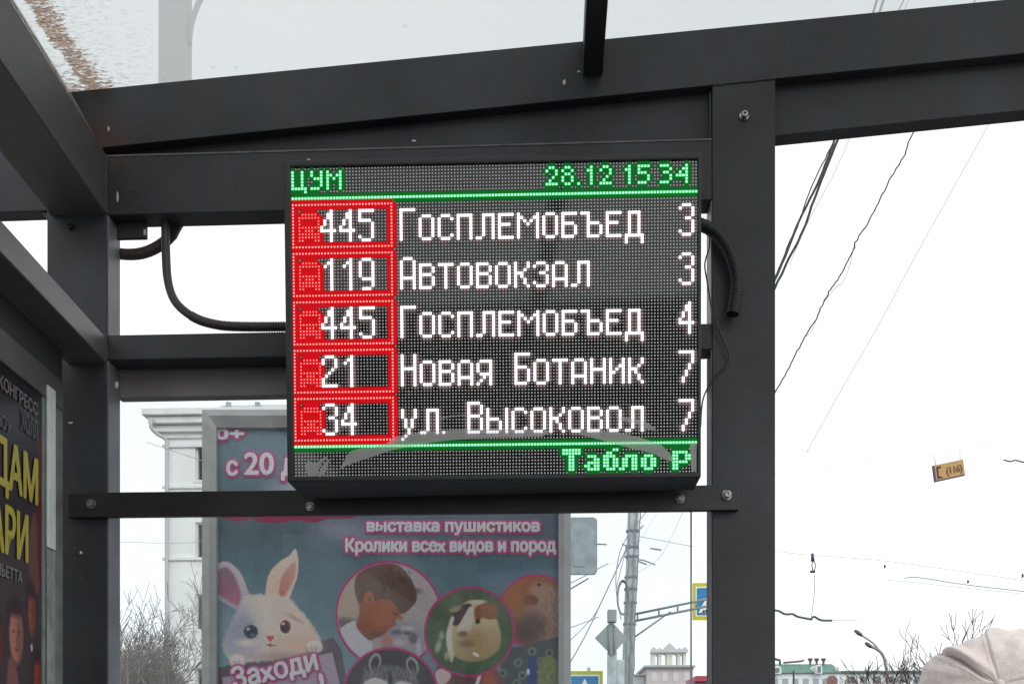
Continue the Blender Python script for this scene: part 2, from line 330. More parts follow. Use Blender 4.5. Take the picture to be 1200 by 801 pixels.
# bolts on the posts
def bolt(px, py, Y, r, parent, m=ZINC, hexed=False, name='bolt'):
    c = P(px, py, Y); bm = bmesh.new()
    lathe(bm, [(0, 0), (r*1.0, 0), (r*1.0, r*.18), (r*.95, r*.25)], c, seg=20)
    lathe(bm, [(r*.68, r*.2), (r*.68, r*.75), (r*.58, r*.9), (r*.34, r*.92), (r*.32, r*.45), (0, r*.42)], c, seg=6 if hexed else 18)
    return mesh_obj(name, bm, m, parent, smooth=False)
bolt(872, 136, 1.5995, .0085, shelter, hexed=True)
bolt(83, 266, 1.5995, .0065, shelter, STEEL)
for i, (px, py, a, b) in enumerate([(127, 151, 1.5, 3), (138, 231, 1.6, 6), (485, 165, 3, 1.2), (95, 647, 2, 2), (83, 495, 3.4, 1.2), (661, 97, 2.2, 4), (678, 84, 2, 1.4), (137, 451, 2, 4.5), (362, 187, 2.4, 1)]):
    Yc = 1.5988; c = P(px, py, Yc); s = Yc/F; bm = bmesh.new(); n = 7
    pts = [c+Vector((math.cos(t)*a*s*random.uniform(.7, 1.2), 0, math.sin(t)*b*s*random.uniform(.7, 1.2))) for t in (2*math.pi*k/n for k in range(n))]
    prism(bm, pts, (0, -.0006, 0)); mesh_obj('paint_chip', bm, CHIP, shelter)
# sign mast above the roof, seen through the sheet
mast = thing('roof_mast', P(205, 100, 1.70), 'grey vertical mast with curved brace seen through the translucent roof', 'mast')
MASTM = mat('mast_grey', (.34, .35, .36), .5, metal=0)
boxo('mast_pole', P(190, 50, 1.70).x, P(221, 50, 1.70).x, 1.68, 1.72, zt(-.3)-.08, zt(-.3)+.75, MASTM, mast, .004)
tubeo('mast_brace', spline([P(222, 52, 1.7), P(224, 30, 1.7), P(231, 8, 1.7), P(242, -15, 1.7), P(262, -60, 1.7)]), .005, MASTM, mast)

# mounting bar
bar = thing('mounting_bar', P(470, 590, 1.585), 'long black flat bar bolted across both posts under the display', 'bar')
zb0, zb1 = P(80, 605.5, 1.585).z, P(80, 577, 1.585).z
boxo('bar', P(79, 590, 1.585).x, P(866, 590, 1.585).x, 1.585, 1.5982, zb0, zb1, BARM, bar, .001)
for px, py, r in ((107, 590, .0085), (363.5, 593, .0078), (797.5, 583.5, .0085), (852, 579.5, .0092)):
    bolt(px, py, 1.5845, r, bar)

# ------------------------------------------------------------------ LED departure display
disp = thing('departure_display', P(580, 575, 1.5), 'lit LED bus departure board with red, green and white dot text', 'display')
TL, TR, BR, BL = P(341, 197, 1.44), P(817.5, 187.8, 1.468), P(817, 553.8, 1.488), P(345.2, 559, 1.46)
NRM = (TR-TL).cross(TL-BL).normalized()
if NRM.y > 0: NRM = -NRM
def S(u, v, wv=0):
    return TL*(1-u)*(1-v)+TR*u*(1-v)+BR*u*v+BL*(1-u)*v+NRM*wv
NC, NR_ = 128, 96
# housing: bezel front ring + body
bm = bmesh.new()
U0, U1, V0, V1 = -.017, 1.0085, -.021, 1.016
fr = [bm.verts.new(S(u, v, .004)) for u, v in ((U0, V0), (U1, V0), (U1, V1), (U0, V1))]
fi = [bm.verts.new(S(u, v, .004)) for u, v in ((0, 0), (1, 0), (1, 1), (0, 1))]
fd = [bm.verts.new(S(u, v, -.002)) for u, v in ((0, 0), (1, 0), (1, 1), (0, 1))]
bk = []
for v_ in fr:
    c = v_.co; bk.append(bm.verts.new((c.x, 1.558, c.z)))
for i in range(4):
    j = (i+1) % 4
    bm.faces.new([fr[i], fr[j], fi[j], fi[i]]); bm.faces.new([fi[i], fi[j], fd[j], fd[i]]); bm.faces.new([fr[j], fr[i], bk[i], bk[j]])
bm.faces.new(bk)
bmesh.ops.recalc_face_normals(bm, faces=bm.faces)
bev(mesh_obj('housing', bm, HOUSE, disp), .002)
for ux in (.06, .90):
    a = S(ux, .5)
    boxo('rear_bracket', a.x, a.x+.03, 1.5585, 1.5845, S(0, 1).z+.03, S(0, .06).z, BARM, disp)
PANEL = mat('led_panel_mask', (.012, .0118, .012), .07, spec=.55, bump=.015, bscale=8)
bm = bmesh.new(); bm.faces.new([bm.verts.new(S(u, v, 0)) for u, v in ((0, 1), (1, 1), (1, 0), (0, 0))]); mesh_obj('panel_face', bm, PANEL, disp)
G = {}
def glyphs(s, h=None):
    for line_ in s.strip().split('\n'):
        k, rows = line_.split('=', 1); G[k] = [r for r in rows.split('/')]
glyphs('''о=.###./#...#/#...#/#...#/#...#/#...#/#...#/.###.
с=.###./#...#/#..../#..../#..../#..../#...#/.###.
п=#####/#...#/#...#/#...#/#...#/#...#/#...#/#...#
л=..####/..#..#/..#..#/..#..#/..#..#/..#..#/..#..#/##...#
е=#####/#..../#..../####./#..../#..../#..../#####
м=#.....#/##...##/#.#.#.#/#..#..#/#.....#/#.....#/#.....#/#.....#
б=#####/#..../#..../####./#...#/#...#/#...#/####.
ъ=###..../..#..../..#..../..####./..#...#/..#...#/..#...#/..####.
ы=#.....#/#.....#/#.....#/####..#/#...#.#/#...#.#/#...#.#/####..#
д=.####./.#..#./.#..#./.#..#./.#..#./.#..#./.#..#./######/#....#/#....#
в=####./#...#/#...#/####./#...#/#...#/#...#/####.
т=#####/..#../..#../..#../..#../..#../..#../..#..
к=#...#/#...#/#..#./###../#.#../#..#./#..#./#...#
з=.###./#...#/....#/..##./....#/....#/#...#/.###.
а=.###./#...#/#...#/#...#/#...#/#####/#...#/#...#
я=.####/#...#/#...#/#...#/.####/..#.#/.#..#/#...#
н=#...#/#...#/#...#/#####/#...#/#...#/#...#/#...#
и=#...#/#...#/#..##/#.#.#/##..#/#...#/#...#/#...#
у=#...#/#...#/#...#/.#.#./.#.#./.#.#./..#../..#../.#.../#....
Г=#####/#..../#..../#..../#..../#..../#..../#..../#..../#....
А=.###./#...#/#...#/#...#/#...#/#...#/#####/#...#/#...#/#...#
Н=#...#/#...#/#...#/#...#/#####/#...#/#...#/#...#/#...#/#...#
Б=#####/#..../#..../#..../####./#...#/#...#/#...#/#...#/####.
В=####./#...#/#...#/#...#/####./#...#/#...#/#...#/#...#/####.
4=...#./..##./..##./.#.#./.#.#./#..#./#####/...#./...#./...#.
5=#####/#..../#..../####./....#/....#/....#/....#/#...#/.###.
1=...#./..##./.#.#./...#./...#./...#./...#./...#./...#./...#.
9=.###./#...#/#...#/#...#/#...#/#...#/.####/....#/....#/.###.
2=.###./#...#/#...#/....#/...#./..#../.#.../#..../#..../#####
3=.###./#...#/....#/....#/..##./....#/....#/....#/#...#/.###.
7=#####/....#/....#/....#/...#./...#./..#../..#../.#.../.#...
hЦ=#..#./#..#./#..#./#..#./#..#./#####/....#
hУ=#..#/#..#/.###/...#/...#/###.
hМ=#...#/##.##/#.#.#/#...#/#...#/#...#
h2=.##./#..#/...#/..#./.#../####
h8=.##./#..#/.##./#..#/#..#/.##.
h1=.#/##/.#/.#/.#/.#
h5=####/#.../###./...#/...#/###.
h3=###./...#/.##./...#/...#/###.
h4=...#/..##/.#.#/####/...#/...#
fТ=######/######/..##../..##../..##../..##../..##..
fа=.###./...##/.####/##.##/.####
fб=...##/.##../####./##.##/##.##/##.##/.###.
fл=..####/.##.##/.##.##/.##.##/##..##
fо=.###./##.##/##.##/##.##/.###.
fр=#####./##..##/##..##/#####./##..../##....
bus=.#####./#######/#.....#/#.....#/#######/#.###.#/#######/#######/##...##''')
LIT = {}     # (col,row) -> (colour, part)
def put(g, c, r, colr, part):
    for j, row in enumerate(G[g]):
        for i, ch in enumerate(row):
            if ch == '#' and 0 <= c+i < NC and 0 <= r+j < NR_: LIT[(c+i, r+j)] = (colr, part)
for g, c in (('hЦ', 0), ('hУ', 6), ('hМ', 11)): put(g, c, 1, 'g', 'stop_name_text')
for g, c in (('h2', 80), ('h8', 85), ('h1', 93), ('h2', 97), ('h1', 105), ('h5', 109), ('h3', 116), ('h4', 121)): put(g, c, 1, 'g', 'date_and_time_text')
LIT[(90, 6)] = ('g', 'date_and_time_text')
for c in range(NC): LIT[(c, 9)] = ('g', 'upper_green_line'); LIT[(c, 86)] = ('g', 'lower_green_line')
for g, c, r in (('fТ', 85, 88), ('fа', 92, 90), ('fб', 98, 88), ('fл', 103, 90), ('fо', 110, 90), ('fр', 120, 89)): put(g, c, r, 'g', 'scrolling_footer_text' if c < 118 else 'scrolling_footer_letter')
rows = [([('4', 9), ('4', 15), ('5', 21)], [('Г',34),('о',40),('с',46),('п',52),('л',58),('е',65),('м',71),('о',79),('б',85),('ъ',91),('е',99),('д',105)], '3'),
        ([('1', 9), ('1', 15), ('9', 21)], [('А',34),('в',40),('т',46),('о',52),('в',58),('о',64),('к',70),('з',76),('а',82),('л',88)], '3'),
        ([('4', 9), ('4', 15), ('5', 21)], [('Г',34),('о',40),('с',46),('п',52),('л',58),('е',65),('м',71),('о',79),('б',85),('ъ',91),('е',99),('д',105)], '4'),
        ([('2', 9), ('1', 15)], [('Н',34),('о',40),('в',46),('а',52),('я',58),('Б',70),('о',76),('т',82),('а',88),('н',94),('и',100),('к',106)], '7'),
        ([('3', 9), ('4', 15)], [('у',34),('л',40),('.',47),('В',55),('ы',61),('с',69),('о',75),('к',81),('о',87),('в',93),('о',99),('л',105)], '7')]
for k, (num, dest, mins) in enumerate(rows):
    r0 = 11+15*k
    for c in range(32): LIT[(c, r0)] = ('r', 'route_frame', k); LIT[(c, r0+13)] = ('r', 'route_frame', k)
    for r in range(14): LIT[(0, r0+r)] = ('r', 'route_frame', k); LIT[(31, r0+r)] = ('r', 'route_frame', k)
    def putk(g, c, r, colr, part):
        for j, row in enumerate(G[g]):
            for i, ch in enumerate(row):
                if ch == '#': LIT[(c+i, r+j)] = (colr, part, k)
    putk('bus', 2, r0+3, 'r', 'bus_icon')
    for g, c in num: putk(g, c, r0+2, 'w', 'route_number')
    for g, c in dest:
        wd = 1 if (k == 3 and c >= 70) or (k == 4 and c >= 55) else 0
        k_ = (k, wd)
        if g == '.': LIT[(c, r0+11)] = ('w', 'destination_name', k_)
        else:
            for j, row in enumerate(G[g]):
                for i, ch in enumerate(row):
                    if ch == '#': LIT[(c+i, r0+(2 if g.isupper() else 4)+j)] = ('w', 'destination_name', k_)
    putk(mins, 122, r0+2, 'w', 'minutes_to_arrival')
def cell(bm, c, r, half, w_, w0=None, oct_=False):
    u = (c+.5)/NC; v = (r+.5)/NR_; hu = half/NC; hv = half/NR_
    if not oct_:
        bm.faces.new([bm.verts.new(S(u+a*hu, v+b*hv, w_)) for a, b in ((-1, 1), (1, 1), (1, -1), (-1, -1))])
    else:
        k = .55
        bm.faces.new([bm.verts.new(S(u+a*hu, v+b*hv, w_)) for a, b in ((-1, k), (-k, 1), (k, 1), (1, k), (1, -k), (k, -1), (-k, -1), (-1, -k))])
DOT = mat('unlit_led', (.74, .74, .72), .5, spec=.2)
def em(name, col, s): 
    m = mat(name, (.01, .01, .01), .6, spec=.05, emis=col, es=s); return m
CORE = {'g': em('green_led', (.40, 1.0, .66), 1.3), 'r': em('red_led', (1.0, .60, .55), 1.15), 'w': em('white_led', (1, .97, 1.0), 1.6)}
CELLGLOW = {'g': em('green_led_cell_glow', (0, .46, .05), 1.0), 'r': em('red_led_cell_glow', (.78, .0, .006), 1.0), 'w': em('white_led_cell_glow', (.9, .86, .95), 1.05)}  # glow of each lit diode, spread over its whole cell as emission
SPILL = {'g': em('green_led_spill', (.0, .13, .013), 1.0), 'r': em('red_led_spill', (.60, .0, .004), 1.0), 'w': em('white_led_spill', (.085, .045, .045), 1.0)}  # dim glow put into the cells beside lit diodes
parts = {}
for k, vv in LIT.items(): parts.setdefault(vv[1:] + (vv[0],), []).append(k)
for key, cells in sorted(parts.items(), key=str):
    bm = bmesh.new(); cc = key[-1]
    for (c, r) in cells: cell(bm, c, r, .5 if cc != 'w' else .485, .0006)
    nb = len(bm.faces)
    for (c, r) in cells: cell(bm, c, r, .17 if key[0] == 'bus_icon' else {'r': .23, 'g': .36, 'w': .40}[cc], .0009, oct_=True)
    me_o = mesh_obj(key[0], bm, CELLGLOW[cc], disp); me_o.data.materials.append(CORE[cc])
    for i, p in enumerate(me_o.data.polygons):
        if i >= nb: p.material_index = 1
# pale arc and leaf reflections on the lower screen, painted as thin milky sheets
def glare_mat():
    m = bpy.data.materials.new('milky_glare'); m.use_nodes = True; n = m.node_tree; n.nodes.clear(); N = n.nodes.new
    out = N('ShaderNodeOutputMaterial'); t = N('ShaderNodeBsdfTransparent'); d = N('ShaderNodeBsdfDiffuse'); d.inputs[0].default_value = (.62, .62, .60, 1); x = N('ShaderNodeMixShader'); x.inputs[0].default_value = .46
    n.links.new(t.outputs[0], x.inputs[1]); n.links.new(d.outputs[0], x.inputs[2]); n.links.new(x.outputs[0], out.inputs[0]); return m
GLARE = glare_mat()
def glare(pts):
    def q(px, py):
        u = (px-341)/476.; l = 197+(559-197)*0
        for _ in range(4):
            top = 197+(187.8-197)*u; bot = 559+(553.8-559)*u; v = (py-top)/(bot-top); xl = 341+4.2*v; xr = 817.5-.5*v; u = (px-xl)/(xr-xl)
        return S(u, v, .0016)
    bm = bmesh.new(); f = bm.faces.new([bm.verts.new(q(*p)) for p in pts]); bmesh.ops.triangulate(bm, faces=[f]); mesh_obj('painted_glare', bm, GLARE, disp)
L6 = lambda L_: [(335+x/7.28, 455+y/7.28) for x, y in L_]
glare(L6([(195, 605), (205, 622), (232, 634), (268, 630), (300, 606), (330, 588), (357, 580), (347, 600), (310, 628), (285, 662), (272, 705), (262, 750), (200, 750), (180, 722), (168, 690), (172, 650)]))
glare(L6([(386, 601), (372, 618), (362, 650), (345, 700), (326, 738), (300, 752), (274, 752), (282, 722), (300, 690), (322, 650), (350, 615)]))
glare([(397.5, 550), (403, 541), (406, 534), (412, 528), (423, 524.5), (440, 523.5), (453, 519), (464, 511), (487, 507), (504, 504.5), (540, 502.5), (580, 501.5), (620, 503), (645, 505), (636, 511), (600, 512), (560, 513), (520, 516), (490, 520.5), (475, 524), (459, 527), (439, 534), (417, 541)])
glare([(678, 503), (700, 504), (725, 506.5), (750, 512), (775, 521), (786, 532), (790, 541), (778, 538), (765, 531), (741, 525.5), (720, 519.5), (700, 514), (680, 509)])
glare([(515, 488.5), (530, 486.5), (546, 485), (546, 486.2), (530, 488), (515, 489.8)])
glare([(722, 487), (740, 489), (757, 494), (768, 501), (769, 505), (758, 502), (745, 496), (724, 492)])
glare([(808, 519), (816, 518), (816, 552), (810, 552)])
# glow around lit diodes, painted as dim emissive neighbour cells
for cc, rad in (('r', 1), ('g', 1), ('w', 1)):
    s = set()
    for (c, r), vv in LIT.items():
        if vv[0] != cc: continue
        for dc, dr in ((0, 1), (0, -1), (1, 0), (-1, 0)) if cc != 'w' else ((0, 1), (1, 0), (-1, 0)):
            q = (c+dc, r+dr)
            if q not in LIT and 0 <= q[0] < NC and 0 <= q[1] < NR_: s.add(q)
    if cc == 'g': gs = s
    if cc == 'r': rs = s
    if cc == 'w': s = s-gs-rs
    if cc == 'g': s = s-rs
    bm = bmesh.new()
    for q in s: cell(bm, q[0], q[1], .5, .0003)
    tag(mesh_obj('glow_spill', bm, SPILL[cc], disp), kind='stuff')
bm = bmesh.new()
for c in range(NC):
    for r in range(NR_):
        if (c, r) not in LIT and (c, r) not in rs and (c, r) not in gs: cell(bm, c, r, .21, .0007)
tag(mesh_obj('unlit_diodes', bm, DOT, disp), kind='stuff')

# ------------------------------------------------------------------ conduits and wires on the shelter
def corr(pts, r, amp, pitch, start=0.0):
    pts = spline(pts, 14); L_ = [0]
    for a, b in zip(pts, pts[1:]): L_.append(L_[-1]+(b-a).length)
    n = int(L_[-1]/(pitch/4)); out = []; rr = []; j = 0
    for i in range(n+1):
        d = L_[-1]*i/n
        while j < len(L_)-2 and L_[j+1] < d: j += 1
        t = (d-L_[j])/max(1e-9, L_[j+1]-L_[j]); out.append(pts[j].lerp(pts[j+1], t))
        rr.append(r+(amp if (i % 4) in (0, 1) else 0)*(1 if d/L_[-1] > start else 0))
    return out, rr
pp, rr = corr([P(x, y, 1.63) for x, y in ((194, 255), (194.4, 294), (197, 330), (206, 354), (226, 371), (250, 379.5), (280, 382.5), (345, 382.5))], .0075, .001, .0046, .5)
tag(tubeo('cable_conduit', pp, rr, BROWNC, seg=12), 'thin brown conduit curving down from the beam into the left side of the display', 'conduit')
pp = spline([P(x, y, 1.652) for x, y in ((112, 292), (138, 297), (156, 298), (172, 295), (188, 287), (200, 276), (212, 256))])
tag(tubeo('cable_conduit', pp, .0095, BROWNC, seg=12), 'short thick brown conduit sagging between left post and beam', 'conduit')
pp = [P(x, y, 1.648) for x, y in ((205, 252), (208, 266), (204, 276), (199, 284))]
boxo('conduit_plate', P(137, 270, 1.63).x, P(172.5, 270, 1.63).x, 1.626, 1.634, P(140, 281, 1.63).z, P(140, 262, 1.63).z, STEEL, shelter, .002)
boxo('plate_slot', P(168.5, 270, 1.6255).x, P(171.3, 270, 1.6255).x, 1.6250, 1.6258, P(170, 275, 1.625).z, P(170, 268.5, 1.625).z, CHIP, shelter, 0)
prismo('conduit_clip', [P(199, 262, 1.64), P(213, 262, 1.64), P(206, 277, 1.64), P(199, 284, 1.64)], (0, .006, 0), STEEL, shelter, 0)
pp, rr = corr([P(x, y, 1.583) for x, y in ((818, 262), (831.6, 268), (844, 278), (855, 296), (862, 319), (863, 341), (858.5, 368))], .0100, .0008, .0048)
tag(tubeo('corrugated_hose', pp, rr, mat('black_hose', (.012, .012, .013), .55), seg=14), 'black corrugated hose arching out of the display over the right post', 'hose')
pp = spline([P(x, y, 1.592) for x, y in ((830.5, 264), (831.6, 287), (826, 309), (829, 332), (836, 371), (846, 396), (854, 416), (851, 428), (841, 438), (829, 455), (823, 472), (821, 500))])
tag(tubeo('thin_wire', pp, .0013, RUBBER, seg=6), 'loose thin black wire looping beside the right edge of the display', 'wire')

# ------------------------------------------------------------------ painted poster prints (numpy raster, flat print only)
class Canvas:
    def __init__(s, x0, x1, y0, y1, sc):
        s.x0, s.y0, s.sx, s.sy = x0, y0, sc[0], sc[1]
        s.W = int((x1-x0)*s.sx); s.H = int((y1-y0)*s.sy); s.a = np.zeros((s.H, s.W, 3), np.float32)
        s.xx = (np.arange(s.W)+.5)/s.sx+x0; s.yy = (np.arange(s.H)+.5)/s.sy+y0
    def blend(s, i0, i1, j0, j1, m, col, grad=None):
        m = m[..., None]; c = np.array(col, np.float32)/255
        if grad:
            c2, (gx, gy), (hx, hy) = grad; c2 = np.array(c2, np.float32)/255
            X, Y = np.meshgrid(s.xx[i0:i1], s.yy[j0:j1]); d = ((X-gx)*(hx-gx)+(Y-gy)*(hy-gy))/((hx-gx)**2+(hy-gy)**2)
            d = np.clip(d, 0, 1)[..., None]; c = c*(1-d)+c2*d
        s.a[j0:j1, i0:i1] = s.a[j0:j1, i0:i1]*(1-m)+c*m
    def win(s, bx0, bx1, by0, by1):
        i0 = max(0, int((bx0-s.x0)*s.sx)); i1 = min(s.W, int((bx1-s.x0)*s.sx)+2); j0 = max(0, int((by0-s.y0)*s.sy)); j1 = min(s.H, int((by1-s.y0)*s.sy)+2)
        return i0, i1, j0, j1
    def ell(s, cx, cy, rx, ry, col, soft=1.0, alpha=1.0, rot=0, grad=None, clip=None):
        R = max(rx, ry)+soft*2; i0, i1, j0, j1 = s.win(cx-R, cx+R, cy-R, cy+R)
        if i1 <= i0 or j1 <= j0: return
        X, Y = np.meshgrid(s.xx[i0:i1]-cx, s.yy[j0:j1]-cy); c, q = math.cos(rot), math.sin(rot)
        U = (X*c+Y*q)/rx; V = (-X*q+Y*c)/ry; d = (np.sqrt(U*U+V*V)-1)*min(rx, ry)
        m = np.clip(.5-d/soft, 0, 1)*alpha
        if clip: m = m*np.clip(.5-(np.hypot(X+cx-clip[0], Y+cy-clip[1])-clip[2]), 0, 1)
        s.blend(i0, i1, j0, j1, m, col, grad)
    def poly(s, pts, col, soft=1.0, alpha=1.0, smooth=True, grad=None, clip=None):
        pts = [(float(a), float(b)) for a, b in pts]
        if smooth:
            n = len(pts); o_ = []
            for i in range(n):
                p0, p1, p2, p3 = (np.array(pts[(i+k-1) % n]) for k in range(4))
                for k in range(5):
                    t = k/5; o_.append(.5*((2*p1)+(p2-p0)*t+(2*p0-5*p1+4*p2-p3)*t*t+(3*p1-p0-3*p2+p3)*t**3))
            pts = o_
        pts = np.array(pts); pad = soft*1.5+1
        i0, i1, j0, j1 = s.win(pts[:, 0].min()-pad, pts[:, 0].max()+pad, pts[:, 1].min()-pad, pts[:, 1].max()+pad)
        if i1 <= i0 or j1 <= j0: return
        X, Y = np.meshgrid(s.xx[i0:i1], s.yy[j0:j1]); ins = np.zeros(X.shape, bool)
        q = np.roll(pts, -1, 0)
        for (xa_, ya_), (xb_, yb_) in zip(pts, q):
            if ya_ == yb_: continue
            ins ^= ((ya_ > Y) != (yb_ > Y)) & (X < (xb_-xa_)*(Y-ya_)/(yb_-ya_)+xa_)
        m = ins.astype(np.float32); k = max(1, int(soft*(s.sx+s.sy)/4))
        for _ in range(2):
            for ax in (0, 1):
                c = np.cumsum(np.pad(m, [(k+1, k) if a_ == ax else (0, 0) for a_ in (0, 1)], mode='edge'), ax)
                m = (np.take(c, range(2*k+1, c.shape[ax]), ax)-np.take(c, range(0, c.shape[ax]-2*k-1), ax))/(2*k+1)
        m = m*alpha
        if clip: m = m*np.clip(.5-(np.hypot(X-clip[0], Y-clip[1])-clip[2]), 0, 1)
        s.blend(i0, i1, j0, j1, m, col, grad)
    def noise(s, amp, cell=1, box_=None):
        h, w_ = s.H//cell+2, s.W//cell+2; n = np.random.randn(h, w_, 1).astype(np.float32)*amp
        n = np.kron(n[..., 0], np.ones((cell, cell), np.float32))[:s.H, :s.W, None]
        s.a = np.clip(s.a+n, 0, 1)
    def image(s, name):
        im = bpy.data.images.new(name, s.W, s.H); buf = np.ones((s.H, s.W, 4), np.float32); buf[..., :3] = s.a[::-1]
        im.pixels.foreach_set(buf.ravel()); im.update(); im.pack(); return im
def print_mat(name, im, k, rough=.35, sat=1.0):
    m = bpy.data.materials.new(name); m.use_nodes = True; n = m.node_tree; b = n.nodes['Principled BSDF']
    t = n.nodes.new('ShaderNodeTexImage'); t.image = im; mu = n.nodes.new('ShaderNodeVectorMath'); mu.operation = 'SCALE'; mu.inputs['Scale'].default_value = k
    h = n.nodes.new('ShaderNodeHueSaturation'); h.inputs['Saturation'].default_value = sat; n.links.new(t.outputs[0], h.inputs['Color']); n.links.new(h.outputs[0], mu.inputs[0]); n.links.new(mu.outputs[0], b.inputs['Base Color']); b.inputs['Roughness'].default_value = rough
    b.inputs['Specular IOR Level'].default_value = .3
    return m
def quad_uv(name, pts, m, parent):
    bm = bmesh.new(); uv = bm.loops.layers.uv.new('UVMap'); f = bm.faces.new([bm.verts.new(p) for p in pts])
    for l, c in zip(f.loops, ((0, 0), (1, 0), (1, 1), (0, 1))): l[uv].uv = c
    return mesh_obj(name, bm, m, parent)
KP = 1.25
def animal_poster():
    c = Canvas(248, 658, 494, 1100, (3, 3))
    c.poly([(240, 480), (670, 480), (670, 1110), (240, 1110)], (102, 122, 132), .5, smooth=False, grad=((72, 86, 92), (450, 520), (450, 625)))
    c.poly([(240, 640), (670, 640), (670, 1110), (240, 1110)], (88, 110, 118), 30, .8, smooth=False, grad=((128, 156, 164), (420, 680), (400, 800)))
    c.ell(330, 545, 60, 26, (150, 152, 162), 40, .35); c.ell(350, 575, 34, 14, (170, 168, 176), 14, .8)
    c.ell(425, 628, 40, 13, (150, 152, 166), 22, .6); c.ell(400, 618, 26, 9, (160, 158, 170), 14, .5); c.ell(560, 615, 130, 16, (128, 122, 142), 40, .6)
    c.ell(600, 675, 70, 14, (95, 112, 132), 20, .6)
    c.poly([(262, 592), (420, 592), (420, 603), (412, 606), (385, 607), (372, 611), (362, 611), (352, 608), (330, 612), (305, 611), (295, 607), (280, 611), (262, 607)], (135, 40, 72), 1.2, smooth=False)
    # dark board held by the rabbit
    c.poly([(240, 786), (392, 745), (402, 760), (440, 1000), (240, 1040)], (84, 72, 84), 1.2, smooth=False)
    # rabbit
    c.poly([(250, 668), (256, 660), (263, 657), (272, 660), (283, 671), (290, 688), (293, 700), (281, 714), (268, 708), (256, 702), (250, 700)], (196, 180, 186), 1.5, grad=((168, 158, 170), (285, 665), (255, 700)))
    c.poly([(254, 672), (262, 664), (270, 667), (278, 680), (283, 698), (279, 709), (266, 702), (254, 692)], (128, 100, 112), 3, grad=((168, 104, 124), (262, 668), (277, 705)))
    c.poly([(347.5, 642), (351, 656), (350, 672), (345, 687), (337, 702), (314, 700), (313, 684), (318, 668), (330, 656), (340, 650)], (206, 190, 174), 1.2, grad=((214, 186, 170), (345, 645), (320, 700)))
    c.poly([(347, 657), (338, 665), (331, 676), (328, 694), (333, 699), (341, 686), (347, 672)], (186, 148, 134), 2.2, grad=((190, 118, 110), (346, 660), (331, 694)))
    head = [(284, 706), (292, 697), (306, 696), (326, 697), (340, 701), (351, 712), (361, 723), (371, 738), (377, 750), (372, 759), (355, 764), (330, 770), (300, 774), (275, 775), (264, 765), (262, 752), (267, 738), (275, 722)]
    c.poly(head, (212, 190, 176), 2.4, grad=((202, 190, 190), (360, 730), (270, 745)))
    for k in range(220):
        t = random.random()*len(head); i = int(t); a, b = head[i], head[(i+1) % len(head)]; f_ = t-i
        x, y = a[0]+(b[0]-a[0])*f_, a[1]+(b[1]-a[1])*f_; c.ell(x+random.uniform(-1.5, 1.5), y+random.uniform(-1.5, 1.5), 2.4, .6, (205, 188, 180), .8, .5, rot=random.uniform(0, 3.1))
    c.ell(283, 738, 22, 24, (140, 144, 160), 22, .75); c.ell(272, 756, 10, 12, (160, 160, 174), 14, .5)
    c.ell(350, 755, 22, 10, (214, 170, 150), 16, .6); c.ell(312, 725, 12, 20, (222, 206, 196), 20, .6); c.ell(290, 752, 12, 4, (222, 205, 190), 5, .9)
    c.ell(330, 768, 34, 5, (150, 120, 118), 8, .5); c.ell(345, 722, 10, 2, (170, 140, 128), 3, .7, rot=.5)
    c.ell(294.5, 739, 8.5, 8, (60, 64, 80), 1.6); c.ell(295, 739, 5.4, 6, (40, 42, 54), 2); c.ell(289, 731, 9, 2, (150, 140, 144), 2.5, .8, rot=-.4); c.ell(291.5, 736, 2, 1.8, (170, 175, 190), 1.2); c.ell(297, 743, 3, 2, (92, 96, 116), 1.6)
    c.ell(335, 733.5, 7.6, 9, (224, 208, 196), 1.6); c.ell(335.5, 733, 6.2, 7.8, (96, 52, 42), 1.6); c.ell(335, 734, 4, 5.6, (48, 22, 24), 1.6); c.ell(333, 729.5, 1.8, 1.8, (226, 196, 184), 1.1)
    c.poly([(313, 744.5), (322, 744), (319, 749.5), (316.5, 749.5)], (196, 104, 96), 1); c.poly([(318, 750), (319, 754), (325, 754), (319, 756), (312, 754.5), (317, 753)], (150, 92, 88), .9)
    for x, y, rx, ry in ((278.5, 774, 9.5, 8.5), (370, 756, 10, 7.5)):
        c.ell(x, y+2, rx, ry, (120, 104, 110), 3, .7); c.ell(x, y, rx, ry, (222, 206, 200), 1.6, grad=((176, 162, 164), (x, y-3), (x, y+10)))
        for d_ in (-3, 1.5): c.ell(x+d_, y+3, .7, 4, (150, 134, 134), .8, .8)
    # light sign in its paws
    c.poly([(261, 793), (391, 762), (412, 850), (430, 1000), (262, 1000)], (166, 150, 162), 1, smooth=False, grad=((150, 136, 150), (330, 780), (340, 900)))
    # photo circles
    def ring(x, y, r, fill, grad=None):
        c.ell(x, y, r+2.6, r+2.6, (178, 66, 118), 1.2); c.ell(x, y, r, r, fill, 1.2, grad=grad)
    ring(457, 718, 60, (172, 156, 150), ((150, 142, 146), (400, 700), (520, 740)))
    K = (457, 718, 59.5)
    c.ell(408, 700, 14, 34, (176, 156, 138), 10, .8, clip=K); c.ell(404, 728, 16, 6, (92, 80, 76), 6, .9, clip=K); c.ell(500, 690, 30, 40, (170, 158, 158), 20, .9, clip=K); c.ell(491, 690, 5, 3, (110, 98, 98), 4, .8, clip=K)
    c.poly([(396, 742), (417, 725), (428, 738), (438, 750), (434, 775), (420, 790), (396, 785)], (190, 184, 190), 1.5, clip=K)
    c.poly([(421, 690), (440, 676), (470, 690), (480, 708), (472, 713), (471, 721), (465, 724), (466, 730), (458, 737), (450, 741), (441, 745), (436, 748), (427, 742), (419, 730), (423, 715)], (156, 92, 66), 1.6, grad=((124, 70, 52), (440, 700), (432, 748)), clip=K)
    c.ell(448, 722, 14, 12, (172, 104, 74), 14, .6, clip=K)
